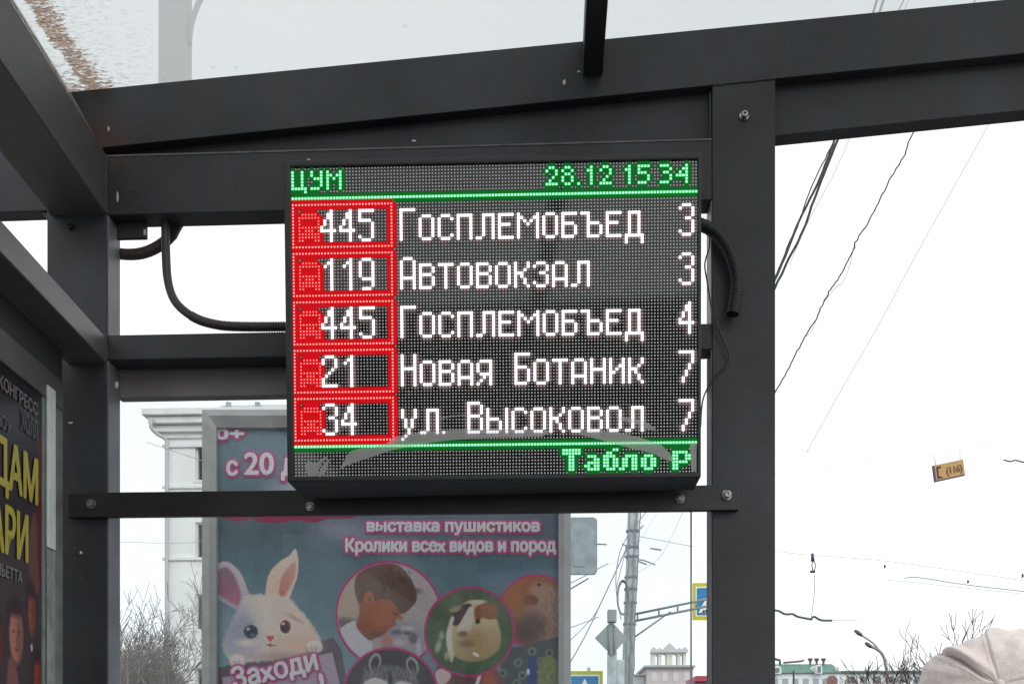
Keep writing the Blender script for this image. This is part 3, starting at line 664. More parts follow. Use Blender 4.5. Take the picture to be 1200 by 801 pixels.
    c.poly([(417, 688), (420, 672), (430, 662), (446, 656.5), (464, 658), (477, 668), (486, 682), (490, 694), (488, 704), (478, 714), (471, 716), (462, 703), (448, 700), (441, 702), (438, 692), (430, 692), (426, 704), (421, 702)], (104, 76, 60), 1.6, grad=((84, 58, 48), (430, 660), (480, 712)), clip=K)
    for k in range(60):
        x = random.uniform(444, 486); y = random.uniform(660, 696); c.ell(x, y, .7, 2.6, (62, 44, 38), .9, .5, rot=-.5, clip=K)
    c.ell(434, 699, 5, 6.5, (164, 104, 80), 1.4, clip=K); c.ell(434.5, 700, 2.4, 3.8, (126, 74, 58), 1.6, clip=K); c.ell(465, 717, 3.5, 1.3, (84, 50, 42), 1.3, rot=.4, clip=K); c.ell(471, 722, 3, 3, (170, 106, 88), 2, .8, clip=K)
    c.ell(443, 741, 7, 3, (92, 54, 46), 3, .8, clip=K)
    c.poly([(452, 748), (456, 737), (466, 729), (478, 726), (490, 731), (497, 738), (500, 752), (497, 775), (478, 780), (455, 766)], (150, 142, 150), 2, clip=K)
    for x, y, rx, ry, q in ((466, 738, 6, 3, (92, 84, 92)), (480, 733, 7, 2.5, (186, 180, 186)), (486, 745, 5, 6, (98, 92, 102)), (470, 750, 8, 4, (180, 172, 176)), (492, 757, 3, 9, (186, 178, 184)), (479, 739, 4, 2, (70, 64, 72)), (455, 750, 6, 9, (176, 122, 110)), (468, 762, 9, 8, (160, 128, 122))): c.ell(x, y, rx, ry, q, 3, .85, clip=K)
    # small circle behind, lower right
    ring(628, 715, 41, (150, 96, 66), ((110, 76, 62), (600, 690), (640, 750))); K = (628, 715, 40.5)
    c.ell(640, 722, 26, 34, (150, 118, 104), 14, .9, clip=K); c.ell(637, 694, 18, 12, (164, 130, 116), 6, .9, rot=.3, clip=K); c.ell(623, 735, 17, 17, (76, 56, 50), 12, .9, clip=K)
    c.ell(621, 702, 10, 6, (104, 62, 50), 3, .95, rot=.1, clip=K); c.ell(632, 684, 2.3, 1.6, (60, 40, 38), 1.2, clip=K); c.ell(607, 698, 14, 20, (168, 104, 66), 16, .6, clip=K)
    for k in range(90): c.ell(random.uniform(630, 660), random.uniform(690, 745), 2.6, .5, (176, 150, 134) if k % 2 else (96, 74, 66), .8, .5, rot=random.uniform(.8, 1.6), clip=K)
    # bird photo with eye-spotted train
    c.poly([(588, 760), (606, 757), (660, 744), (660, 900), (588, 900)], (62, 68, 72), 1.5, smooth=False)
    for x, y in ((624, 762), (644, 764), (608, 775), (590, 787), (613, 790), (634, 774), (606, 799), (650, 800), (596, 812), (640, 822)):
        c.ell(x, y, 5, 5, (124, 128, 116), 2.2, .8); c.ell(x, y, 3, 3, (70, 82, 84), 1.6); c.ell(x, y+.5, 1.4, 1.4, (30, 34, 46), 1)
    c.poly([(620, 772), (627, 768), (630, 790), (634, 860), (612, 860), (618, 800)], (42, 58, 116), 2); c.ell(619.5, 786, 2, 4, (200, 200, 205), 1.2)
    c.poly([(632, 777), (655, 778), (655, 860), (632, 860)], (112, 118, 78), 2.5)
    for k in range(120): c.ell(random.uniform(630, 656), random.uniform(778, 850), 1.4, 1, random.choice([(146, 148, 92), (78, 88, 64), (120, 130, 96)]), .9, .7)
    # strip between, lower centre
    c.poly([(512, 782), (530, 778), (585, 784), (592, 860), (500, 860)], (110, 62, 66), 3); c.poly([(512, 784), (524, 781), (530, 790), (522, 800), (514, 798)], (196, 176, 176), 1.5)
    c.ell(575, 800, 9, 14, (150, 74, 46), 4); c.ell(545, 800, 12, 14, (84, 46, 50), 5); c.poly([(565, 790), (562, 800), (556, 808), (558, 800), (562, 789)], (210, 200, 196), 1)
    # guinea pig circle
    ring(551.5, 738, 50.5, (76, 84, 60), ((56, 78, 48), (560, 700), (545, 790))); K = (551.5, 738, 50)
    for k in range(70): c.ell(random.uniform(500, 603), random.uniform(690, 788), random.uniform(2, 7), random.uniform(1.5, 5), random.choice([(96, 104, 74), (50, 60, 42), (66, 92, 56), (110, 112, 84)]), 4, .35, rot=random.random()*3, clip=K)
    for x, y in ((519, 742), (516, 752), (525, 766), (514, 757)): c.ell(x, y, 3, 5, (176, 172, 142), 3, .8, clip=K)
    c.poly([(530, 762), (527, 735), (533, 716), (548, 703), (562, 703), (578, 716), (586, 732), (588, 748), (583, 762), (566, 772), (545, 772)], (200, 180, 148), 2.2, grad=((156, 130, 96), (550, 725), (560, 774)), clip=K)
    c.poly([(528, 766), (524, 744), (529, 724), (534, 720), (531, 740), (533, 765)], (206, 198, 186), 1.5, clip=K)
    c.poly([(531, 716), (542, 707), (552, 705), (553, 710), (545, 720), (538, 730), (532, 729), (534, 722)], (64, 46, 44), 1.6, clip=K); c.ell(535, 711, 7, 3.6, (150, 128, 108), 2, rot=-.3, clip=K)
    c.poly([(551, 709), (556, 712), (555, 728), (551, 742), (541, 744), (537, 736), (543, 724)], (206, 194, 184), 1.6, clip=K)
    c.poly([(557, 712), (566, 706), (579, 705), (584, 712), (583, 722), (573, 724), (566, 722), (560, 728)], (142, 92, 64), 1.8, clip=K); c.ell(561, 726, 2.4, 3, (40, 24, 24), 1.4, clip=K); c.ell(561, 703, 10, 2.5, (206, 190, 164), 2, clip=K)
    c.ell(544, 741, 6, 3.5, (110, 78, 66), 3, .9, clip=K); c.ell(560, 750, 22, 14, (164, 138, 100), 14, .7, clip=K); c.ell(548, 752, 8, 4, (112, 88, 68), 5, .7, clip=K)
    c.ell(559, 765, 4.5, 2.2, (220, 214, 200), 1.2, rot=.5, clip=K); c.poly([(528, 766), (531, 755), (533, 768), (530, 774)], (196, 186, 150), 1.4, clip=K)
    # masked animal circle
    ring(459, 812, 54, (58, 50, 56)); K = (459, 812, 53.5)
    c.poly([(425, 812), (427, 790), (436, 780), (450, 776), (472, 778), (486, 786), (492, 800), (494, 825), (460, 850), (430, 840)], (98, 94, 98), 3, clip=K)
    for x, y, r_ in ((441, 773, .3), (485, 777, -.35)):
        c.ell(x, y, 7, 11, (150, 150, 154), 1.4, rot=r_, clip=K); c.ell(x, y+1.5, 4.6, 8.6, (48, 42, 48), 1.6, rot=r_, clip=K)
    for k in range(260): c.ell(random.uniform(428, 492), random.uniform(778, 800), .6, 2.4, random.choice([(140, 138, 140), (70, 66, 70), (110, 106, 110)]), .8, .6, rot=random.uniform(-.5, .5), clip=K)
    c.poly([(428, 797), (440, 791), (454, 795), (456, 799), (440, 800), (430, 803)], (198, 194, 190), 1.4, clip=K); c.poly([(464, 798), (472, 795), (486, 799), (490, 806), (480, 803), (466, 802)], (190, 186, 184), 1.4, clip=K)
    c.ell(459, 797, 2.2, 12, (34, 28, 34), 2, clip=K); c.ell(445, 808, 11, 7, (28, 24, 30), 3, clip=K); c.ell(473, 810, 11, 7, (28, 24, 30), 3, clip=K)
    c.noise(.012, 2); c.noise(.010, 5)
    return c.image('animal_show_print')
FONT_CACHE = {}
def text_mesh(body, offset=0.0):
    cu = bpy.data.curves.new('t', 'FONT'); cu.body = body; cu.offset = offset; cu.size = 1; cu.resolution_u = 3
    o_ = bpy.data.objects.new('t', cu); COL.objects.link(o_)
    me = bpy.data.meshes.new_from_object(o_.evaluated_get(bpy.context.evaluated_depsgraph_get()))
    bpy.data.objects.remove(o_); bpy.data.curves.remove(cu); return me
def lettering(name, body, fmap, x0, x1, ybase, hgt, m, parent, bold=0.0, rot=0, dstep=None, n=10):
    """flat letters; fmap(px,py) gives the 3-D place; hgt = capital height, bold = stroke thickening, in the same units"""
    me0 = text_mesh(body); xs = [v.co.x for v in me0.vertices]; a, b = min(xs), max(xs); sx = (x1-x0)/(b-a); sy = hgt/.70
    cr, sr = math.cos(rot), math.sin(rot); bm = bmesh.new(); dstep = dstep or Vector((0, -.00012, 0))
    offs = [(0, 0)]+([(bold*math.cos(2*math.pi*k/n), bold*math.sin(2*math.pi*k/n)) for k in range(n)] if bold else [])
    for k, (ox, oy) in enumerate(offs):
        vs_ = []
        for v in me0.vertices:
            x = (v.co.x-a)*sx+ox; y = -v.co.y*sy+oy; vs_.append(bm.verts.new(fmap(x0+x*cr+y*sr, ybase-x*sr+y*cr)+dstep*k))
        for p in me0.polygons:
            try: bm.faces.new([vs_[q] for q in p.vertices])
            except ValueError: pass
    bpy.data.meshes.remove(me0); return mesh_obj(name, bm, m, parent)
YP = 2.88
city = thing('advertising_lightbox', P(450, 1150, YP), 'street advertising panel with animal show poster standing behind the glass below the display', 'advertising panel')
im = animal_poster()
quad_uv('poster', [P(248, 1100, YP), P(658, 1100, YP), P(658, 494, YP), P(248, 494, YP)], print_mat('animal_poster_print', im, .92, sat=1.15), city)
YF = YP-.03
def yrect(name, x0, x1, y0, y1, Y, d, m, wd=.003):
    a = P(x0, y1, Y); b = P(x1, y0, Y); boxo(name, a.x, b.x, Y, Y+d, a.z, b.z, m, city, wd)
def citybox():
    # mitred frame with a rounded inner lip
    A = [(235, 1125), (669, 1125), (669, 478), (235, 478)]; B = [(245, 1114), (661, 1114), (661, 486.5), (245, 486.5)]; C = [(252, 1107), (654.5, 1107), (654.5, 499), (252, 499)]
    def rg(L_, Y): return [P(x, y, YF) + Vector((0, Y-YF, 0)) for x, y in L_]
    names = ('frame_bottom', 'frame_side', 'frame_top', 'frame_side')
    r0, r1, r2, r3, r4 = rg(A, YF+.10), rg(A, YF+.012), rg(B, YF), rg(C, YF+.012), rg(C, YP-.001)
    for i in range(4):
        j = (i+1) % 4; bm = bmesh.new()
        prof = [[bm.verts.new(r[i]) for r in (r0, r1, r2, r3, r4)], [bm.verts.new(r[j]) for r in (r0, r1, r2, r3, r4)]]
        for k in range(4): bm.faces.new([prof[0][k], prof[1][k], prof[1][k+1], prof[0][k+1]])
        bmesh.ops.recalc_face_normals(bm, faces=bm.faces); mesh_obj(names[i], bm, ALU, city)
    a = P(237, 1123, YP); b = P(667, 480, YP)
    boxo('case_back', a.x, b.x, YP+.003, YP+.22, a.z, b.z, mat('panel_case_grey', (.2, .2, .2), .5), city, .004)
    q = P(450, 1125, YP)
    for dx in (-.45, .35): boxo('leg', q.x+dx, q.x+dx+.1, YP+.04, YP+.14, 0, q.z-.02, STEEL, city)
citybox()
LM = mat('pale_print_letters', (.62, .55, .60), .5); PK = mat('magenta_print_outline', (.46, .05, .19), .5)
DKP = mat('dark_magenta_print_edge', (.12, .01, .05), .5)
fm = lambda d: (lambda x, y: P(x, y, YP) + Vector((0, -d, 0)))
def ad_text(body, x0, x1, yb, h, rot=0, off=1.0, name='lettering'):
    lettering('lettering_outline', body, fm(.002), x0, x1, yb, h, PK, city, off*3.5, rot=rot, n=14)
    lettering(name, body, fm(.006), x0, x1, yb, h, LM, city, off*.95, rot=rot)
ad_text('0+', 254, 286, 515, 12.5)
ad_text('с', 267, 279, 557, 21); ad_text('20', 288, 321, 556, 25); ad_text('д', 331, 349, 557, 25)
ad_text('выставка пушистиков', 431, 632, 622.5, 13)
ad_text('Кролики всеx видов и пород', 406, 651, 646, 14)
ad_text('Заxоди', 276, 376, 806, 23, rot=math.radians(13)); ad_text('!', 379, 383, 812, 23, rot=math.radians(13))

# ------------------------------------------------------------------ side advertising case with concert poster
XP = XS1*1.09
case = thing('poster_case', ROT @ Vector((XP, .9, 1.0)), 'dark concert poster in a grey framed case on the left shelter wall', 'poster case')
RY = lambda px: XP/ray(px, 0, YAW1)[0]*ray(px, 0, YAW1)[1]
RZ = lambda ratio: CZ+ratio*abs(XP)
Ye = RY(48.5); ztop = RZ(.8155)
c = Canvas(.80, Ye, 0, 1, (2600, 1))
CH = ztop-.55
c = Canvas(0, Ye-.80, 0, CH, (2200, 2200))
def q2(px, py):
    v = PX(px, py, XP); return (v.y-.80, ztop-v.z)
def pp_(pts): return [q2(*p) for p in pts]
c.poly([(-1, -1), (2, -1), (2, 3), (-1, 3)], (40, 35, 42), .0005, smooth=False, grad=((70, 60, 66), (0, 0), (0, .25)))
c.a *= 1
def cell_(px, py, rx, ry, col, soft, al=1, rot=0):
    x, y = q2(px, py); c.ell(x, y, rx, ry, col, soft, al, rot)
cell_(25, 500, .05, .03, (74, 72, 82), .05, .7); cell_(12, 600, .07, .04, (64, 58, 64), .05, .7)
c.poly(pp_([(44, 512), (47.5, 515), (48.3, 600), (48.3, 690), (44.5, 690), (44, 600)]), (120, 34, 40), .002, smooth=False)
c.poly(pp_([(36, 612), (42, 600), (44, 650), (46, 690), (38, 694), (34, 660)]), (122, 82, 80), .006)
def face(px0, px1, py0, py1, sk):
    x0_, y0_ = q2(px0, py0); x1_, y1_ = q2(px1, py1); cx, cy = (x0_+x1_)/2, (y0_+y1_)/2; rx, ry = (x1_-x0_)/2, (y1_-y0_)/2
    c.ell(cx-rx*.2, cy-ry*.2, rx*1.35, ry*1.1, (56, 42, 46), .016, .85)
    c.ell(cx, cy, rx*1.05, ry, sk, .007); c.ell(cx+rx*.5, cy, rx*.5, ry*.8, tuple(int(v*.72) for v in sk), .008, .8)
    for s_ in (-.38, .38): c.ell(cx+s_*rx, cy-ry*.12, rx*.16, ry*.05, (70, 46, 48), .003, .8)
    c.ell(cx+.05*rx, cy+ry*.2, rx*.12, ry*.16, tuple(int(v*.75) for v in sk), .003, .8); c.ell(cx+.05*rx, cy+ry*.5, rx*.26, ry*.05, (120, 58, 62), .003, .8)
    c.ell(cx-rx*.1, cy-ry*.95, rx*1.0, ry*.28, (52, 36, 40), .012, .9)
face(11, 26.5, 708, 778, (196, 140, 128)); face(33, 41, 690, 744, (166, 104, 92)); face(40, 48, 765, 830, (160, 84, 78)); face(-12, 2, 720, 790, (150, 76, 70))
c.poly(pp_([(10, 772), (18, 780), (22, 801), (26, 840), (8, 840)]), (140, 100, 100), .003)
cell_(37, 758, .004, .006, (200, 196, 196), .002)
c.noise(.015, 2)
im2 = c.image('concert_print')
quad_uv('poster', [(XP, .80, .55), (XP, Ye, .55), (XP, Ye, ztop), (XP, .80, ztop)], print_mat('concert_poster_print', im2, .80, .3, sat=1.15), case)
YEL = mat('yellow_print_letters', (.50, .42, .05), .5); GRL = mat('grey_print_letters', (.22, .20, .21), .5); GR2 = mat('dim_print_letters', (.13, .12, .14), .5)
lm = lambda x, y: Vector((XP+.0015, x, y))
def side_text(body, pxa, pxb, r_top, r_bot, m, name='lettering', off=.0005):
    # letters run along the wall; heights given as picture slopes from the viewer
    z0, z1 = RZ(r_bot), RZ(r_top)
    lettering(name, body, lambda x, y: Vector((XP+.0015, x, 2*z0-y)), RY(pxa), RY(pxb), z0, (z1-z0), m, case, off, dstep=Vector((.00008, 0, 0)))
side_text('КОНГРЕСС', -3, 42.5, .786, .759, GRL); side_text('ХОЛЛ', 23.5, 42.5, .745, .703, GR2); side_text('ШОУ', -9, 12, .705, .678, GR2)
side_text('ДАМ', -10, 42.5, .655, .560, YEL, off=.0022); side_text('АРИ', -12, 31, .516, .420, YEL, off=.0022); side_text('ЛЬЕТТА', -6, 24.5, .392, .368, GRL)
yst = RY(72)
boxo('case_rail', XP-.06, XP+.004, .76, yst, RZ(.8155), RZ(.885), RAILD, case, .002)
boxo('case_rail', XP-.06, XP+.001, .76, yst, RZ(.886), CZ-XS1*1.046-.001, mat('case_filler_strip', (.05, .05, .05), .6), case, 0)  # dark filler between top rail and side beam
boxo('case_stile', XP-.06, XP+.003, Ye, yst, .5, RZ(.8153), OLIVE, case, .002)
boxo('case_rail', XP-.06, XP+.003, .76, Ye, .5, .549, OLIVE, case, .002)
boxo('case_stile', XP-.06, XP+.003, .76, .799, .5, RZ(.8153), OLIVE, case, .002)
boxo('case_back', XP-.06, XP-.003, .80, Ye, .5, RZ(.8153), STEEL, case, 0)
boxo('pale_strip', XP+.0035, XP+.007, RY(51.5), RY(60.5), RZ(.471), RZ(.845), SKYSTRIP, case, .001)  # sky reflection on the stile, painted as a pale strip
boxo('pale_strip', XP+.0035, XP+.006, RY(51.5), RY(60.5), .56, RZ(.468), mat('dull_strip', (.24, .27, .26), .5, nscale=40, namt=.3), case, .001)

for o in case.children: side(o)

# ------------------------------------------------------------------ far surroundings
def windows(parent, x0, x1, y, zlist, wlist, h, mframe, mpane, depth=.12):
    """each window: frame (part) with a pane (sub-part), set on a facade at depth y"""
    for z in zlist:
        for (a, b) in wlist:
            bm = bmesh.new(); t = .07
            box(bm, a, b, y-.03, y+depth, z, z+t); box(bm, a, b, y-.03, y+depth, z+h-t, z+h)
            box(bm, a, a+t, y-.03, y+depth, z+t, z+h-t); box(bm, b-t, b, y-.03, y+depth, z+t, z+h-t); m_ = (a+b)/2; box(bm, m_-.03, m_+.03, y, y+depth, z+t, z+h-t)
            box(bm, a-.08, b+.08, y-.14, y-.031, z-.1, z-.001)
            f_ = mesh_obj('window', bm, mframe, parent)
            bm = bmesh.new(); box(bm, a+t, b-t, y+.0, y+.02, z+t, z+h-t); p_ = mesh_obj('pane', bm, mpane, None); p_.parent = f_; p_.matrix_parent_inverse = Matrix.Translation(-parent.location)
PANE = mat('far_window_glass', (.10, .12, .13), .1, spec=.8)
def white_building():
    Y = 38
    W = mat('white_plaster', (.76, .76, .74), .85, nscale=.9, namt=.08); T = mat('plaster_moulding', (.72, .71, .69), .8, nscale=2, namt=.08)
    b = thing('white_apartment_building', (P(260, 800, Y).x, Y, 0), 'pale plastered apartment building with heavy cornice, behind the glass left of the poster', 'building')
    xl = P(193, 600, Y).x; xr = P(560, 600, Y).x; zt1 = P(200, 500, Y).z; xa = P(215, 500, Y).x
    holes = []
    ys = [(524, 563), (610, 654), (695, 738), (780, 824)]
    wl = []; 
    for k in range(6):
        a = P(229+k*48, 600, Y).x; wl.append((a, a+1.15))
    # wall built as piers and bands so the windows are real openings
    zs = [P(229, y1, Y).z for _, y1 in ys]; hs_ = [P(229, y0, Y).z-P(229, y1, Y).z for y0, y1 in ys]; h = sum(hs_)/4
    bm = bmesh.new(); cur = xl
    for a, b_ in wl: box(bm, cur, a, Y, Y+.4, -.13, zt1); cur = b_
    box(bm, cur, xr, Y, Y+.4, -.13, zt1)
    for a, b_ in wl:
        zz = sorted(zs); lo = -.13
        for z in zz: box(bm, a, b_, Y+.001, Y+.4, lo, z); lo = z+h
        box(bm, a, b_, Y+.001, Y+.4, lo, zt1)
    box(bm, xl, xl+.4, Y+.4, Y+12, -.13, zt1); box(bm, xr-.4, xr, Y+.4, Y+12, -.13, zt1); box(bm, xl+.4, xr-.4, Y+11.6, Y+12, -.13, zt1)
    mesh_obj('wall', bm, W, b)
    windows(b, 0, 0, Y+.12, zs, wl, h, mat('window_frame_pale', (.62, .62, .6), .5), PANE)
    zc = [(P(200, 514, Y).z, .10), (P(200, 508, Y).z, .28), (P(200, 500, Y).z, .5), (P(200, 492, Y).z, .68)]
    for z, ov in zc:
        boxo('cornice', xl-ov, xr+ov, Y-ov, Y+12+ov, z, z+.26, T, b, .02)
    boxo('attic_wall', xa, xr-.5, Y+.6, Y+11, zt1+.2, P(250, 478, Y).z+.0, W, b, .02); boxo('attic_wall', P(246, 470, Y).x, xr-1, Y+1.2, Y+10, P(250, 478, Y).z+.01, P(250, 462, Y).z, mat('attic_grey', (.55, .56, .56), .8), b, .02)
    boxo('roof', xl-.3, xr+.3, Y-.2, Y+12, P(200, 492, Y).z+.261, P(200, 492, Y).z+.33, mat('pale_roof_metal', (.5, .52, .53), .5), b, .02)
    for yy in (525, 573, 657): 
        z = P(200, yy-.5, Y).z; boxo('string_course', xl-.08, xr+.08, Y-.09, Y-.003, z, z+.12, T, b, .01)
    for px in (257, 292): 
        q = P(px, 470, Y); tubeo('roof_vent', [q+Vector((0, 1.1, -.1)), q+Vector((0, 1.1, .35))], .12, mat('vent_metal', (.3, .3, .3), .5), b)
    dp = spline([P(178, 490, Y-.6), P(177, 500, Y-.6), P(184, 508, Y-.4), P(193.5, 514, Y-.2), P(195.5, 522, Y-.15), P(195.5, 560, Y-.15), P(195.5, 700, Y-.15), P(195.5, 870, Y-.15)])
    tubeo('downpipe', dp, .075, mat('downpipe_metal', (.48, .49, .49), .5), b)
white_building()

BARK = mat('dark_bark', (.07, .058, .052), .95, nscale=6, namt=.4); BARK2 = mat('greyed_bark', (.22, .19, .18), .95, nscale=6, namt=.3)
def tree(base, h, seed, label, group=None, bark=BARK, spread=.5, depth=5, tw=.014, r0=.16, lean=(0, 0), name='bare_tree', first=.3, dens=1):
    rnd = random.Random(seed); base = Vector(base)
    t = thing(name, base, label, 'tree', group)
    bt, bb, bw = bmesh.new(), bmesh.new(), bmesh.new()
    def seg(bm, p, d, L_, r, r2, n=4, wob=.12):
        pts = [p.copy()]; rr_ = [r]
        for i in range(n):
            d = (d+Vector((rnd.gauss(0, wob), rnd.gauss(0, wob), rnd.gauss(.03, wob*.6)))).normalized(); p = p+d*(L_/n); pts.append(p.copy()); rr_.append(r+(r2-r)*(i+1)/n)
        tube(bm, pts, rr_, 6 if r > .04 else (4 if r > .02 else 3), caps=False); return pts, d
    def grow(p, d, L_, r, k):
        bm = bb if k > 1 else bw
        r2 = max(tw, r*.6)
        pts, d2 = seg(bm, p, d, L_, max(r, tw), r2, 4)
        if k == 0: return
        for j in range((rnd.choice((3, 3, 4)) if k > 1 else 5) if dens else (rnd.choice((2, 3, 3)) if k > 1 else 3)):
            q = pts[rnd.choice((2, 3, 4, 4))]; a = rnd.uniform(0, 6.28); s_ = rnd.uniform(.35, .95)
            u = d2.orthogonal().normalized(); v = d2.cross(u); nd = (d2+(u*math.cos(a)+v*math.sin(a))*s_*spread*2).normalized(); nd.z += .12
            grow(q, nd.normalized(), L_*rnd.uniform(.58, .8), r2*.75, k-1)
    d = Vector((lean[0], lean[1], 1)).normalized()
    pts, d2 = seg(bt, base, d, h*first, r0, r0*.7, 5, .05)
    for j in range(4):
        a = j*1.7+rnd.uniform(0, 1); nd = (d2+Vector((math.cos(a), math.sin(a), 0))*rnd.uniform(.3, .7)*spread*1.6).normalized()
        grow(pts[rnd.choice((3, 4, 5, 5))], nd, h*.28, r0*.55, depth-1)
    mesh_obj('trunk', bt, bark, t); mesh_obj('branches', bb, bark, t); mesh_obj('twigs', bw, bark, t)
    return t
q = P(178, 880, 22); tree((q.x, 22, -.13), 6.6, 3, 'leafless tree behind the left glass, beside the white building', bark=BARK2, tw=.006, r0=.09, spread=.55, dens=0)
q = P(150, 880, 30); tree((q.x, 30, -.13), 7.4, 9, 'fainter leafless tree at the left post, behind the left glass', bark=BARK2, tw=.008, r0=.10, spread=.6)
g_ = 'leafless trees across the road'
for i, (px, Y, h, sd, lb, ln) in enumerate(((1018, 50, 5.9, 21, 'thin leafless tree left of the curved street lamp', (0, 0)), (1064, 46, 6.9, 5, 'forked leafless tree between the curved street lamp and the beige hat', (-.15, 0)),
        (1092, 46, 7.0, 8, 'slim leafless tree touching the left side of the beige hat', (.1, 0)), (1112, 50, 8.8, 14, 'tallest leafless tree, rising just above the beige hat', (0, 0)), (1048, 58, 6.0, 33, 'leafless tree right behind the curved street lamp', (0, 0)))):
    q = P(px, 880, Y); tree((q.x, Y, -.13), h, sd, lb, g_, spread=.42, tw=.016, r0=.14, lean=ln, depth=4, dens=0, first=.38)
# undergrowth along the far side
def bushes(name, px0, px1, Y, ytop, n, m, seed):
    rnd = random.Random(seed); bm = bmesh.new()
    for i in range(n):
        px = rnd.uniform(px0, px1); y = Y+rnd.uniform(-2, 2); b = P(px, 880, y); b.z = -.1
        top = P(px+rnd.uniform(-8, 8), ytop+rnd.uniform(-2, 14), y); mid = (b+top)/2+Vector((rnd.uniform(-.5, .5), 0, rnd.uniform(-.3, .3)))
        tube(bm, [b, mid, top], [.03, .022, .012], 3, False)
        for k in range(5):
            s = mid.lerp(top, rnd.random()); tube(bm, [s, s+Vector((rnd.uniform(-.6, .6), rnd.uniform(-.3, .3), rnd.uniform(0, .55)))], [.013, .009], 3, False)
    return tag(mesh_obj(name, bm, m), 'tangled leafless scrub', None, None, 'stuff')
bushes('scrub', 965, 1140, 44, 796, 150, mat('reddish_scrub', (.14, .10, .09), .95), 4)
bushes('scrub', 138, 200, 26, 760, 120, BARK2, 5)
tag(boxo('hedge_bank', P(120, 880, 34).x, P(192, 880, 34).x, 34, 36, -.13, P(150, 784, 34).z, mat('dull_green_bank', (.16, .22, .18), .9, nscale=2, namt=.3), wd=.2), 'dull green fence panel behind the left bare trees', 'fence')

# tower building with arched belvedere
def tower():
    Y = 95; b = thing('tower_building', (P(784, 880, Y).x, Y, 0), 'pinkish building with pale arched belvedere on top, right of the utility pole', 'building')
    C_ = mat('cream_plaster', (.72, .68, .60), .85); D_ = mat('belvedere_gables', (.55, .54, .53), .7); PKW = mat('pinkish_wall', (.60, .50, .50), .85, nscale=.5, namt=.1)
    s = Y/F; x = lambda px: P(px, 800, Y).x; z = lambda py: P(784, py, Y).z
    # belvedere: solid with arched openings, assembled of piers and spandrels
    bm = bmesh.new(); d = 1.0
    xs = [(764, 768.5), (771, 775), (779.5, 787), (791.5, 796), (799, 803)]
    ops = [(768.0, 771.2), (775.2, 781.0), (788.0, 793.6), (797.4, 800.6)]
    cur = 763.5
    for a, e in ops: box(bm, x(cur), x(a), Y, Y+d, z(780), z(768)); cur = e
    box(bm, x(cur), x(804), Y, Y+d, z(780), z(768))
    # arch heads
    for a, e in ops:
        n = 8; cx = (x(a)+x(e))/2; r = (x(e)-x(a))/2; zc = z(768)
        for i in range(n):
            t0, t1 = math.pi*i/n, math.pi*(i+1)/n
            pts = [(cx-r*math.cos(t0), Y, zc+r*math.sin(t0)*.9), (cx-r*math.cos(t1), Y, zc+r*math.sin(t1)*.9), (cx-r*math.cos(t1), Y, z(764.0)), (cx-r*math.cos(t0), Y, z(764.0))]
            prism(bm, pts, (0, d, 0))
    cur = 763.5
    for a, e in ops+[(804, 804)]: 
        if a > cur: box(bm, x(cur), x(a), Y, Y+d, z(768)+.001, z(764.0))
        cur = e
    mesh_obj('belvedere', bm, C_, b)
    for a, m_, e, yt in ((762, 765.5, 769.5, 757.5), (769.5, 772.5, 775.5, 758.5), (775.5, 784, 792.5, 753), (792.5, 795.5, 798.5, 758.5), (798.5, 802, 805.5, 757.5)):
        prismo('gable', [Vector((x(a), Y-.4, z(764.2))), Vector((x(e), Y-.4, z(764.2))), Vector((x(e), Y-.4, z(761))), Vector((x(m_), Y-.4, z(yt))), Vector((x(a), Y-.4, z(761)))], (0, .5, 0), D_, b, 0)
    boxo('belvedere_roof', x(763), x(804.5), Y+.15, Y+d+.4, z(764.3), z(763), D_, b, .03)
    boxo('ledge', x(753.5), x(812.5), Y-1.5, Y+8, z(783), z(780.2), mat('ledge_grey', (.36, .38, .38), .8), b, .05)
    boxo('wall', x(757), x(811), Y-1, Y+14, -.13, z(783.1), PKW, b, .05)
    for k in range(4):
        a = x(762+k*12.5); boxo('wall_recess', a, a+.55, Y-1.06, Y-1.003, z(798), z(788), mat('recess_pale', (.66, .62, .60), .8), b, 0)
    boxo('side_wing', x(742), x(756.5), Y+1, Y+9, -.13, z(790), mat('wing_pale', (.66, .68, .68), .8), b, .05)
    boxo('side_wing_roof', x(741), x(756.6), Y+.6, Y+9.4, z(789.9), z(788.6), D_, b, .05)
tower()
rr_ = thing('red_roofed_kiosk', (P(824, 880, 70).x, 70, 0), 'small red roofed kiosk seen in the gap beside the right post', 'kiosk')
boxo('roof', P(815, 790, 70).x, P(850, 790, 70).x, 70, 75, P(820, 798, 70).z, P(820, 791, 70).z, mat('red_roof_sheet', (.38, .04, .06), .5), rr_, .05)
boxo('wall', P(813, 790, 70).x, P(848, 790, 70).x, 70.4, 74, -.13, P(820, 798.1, 70).z, mat('kiosk_wall', (.2, .22, .23), .6), rr_, .05)

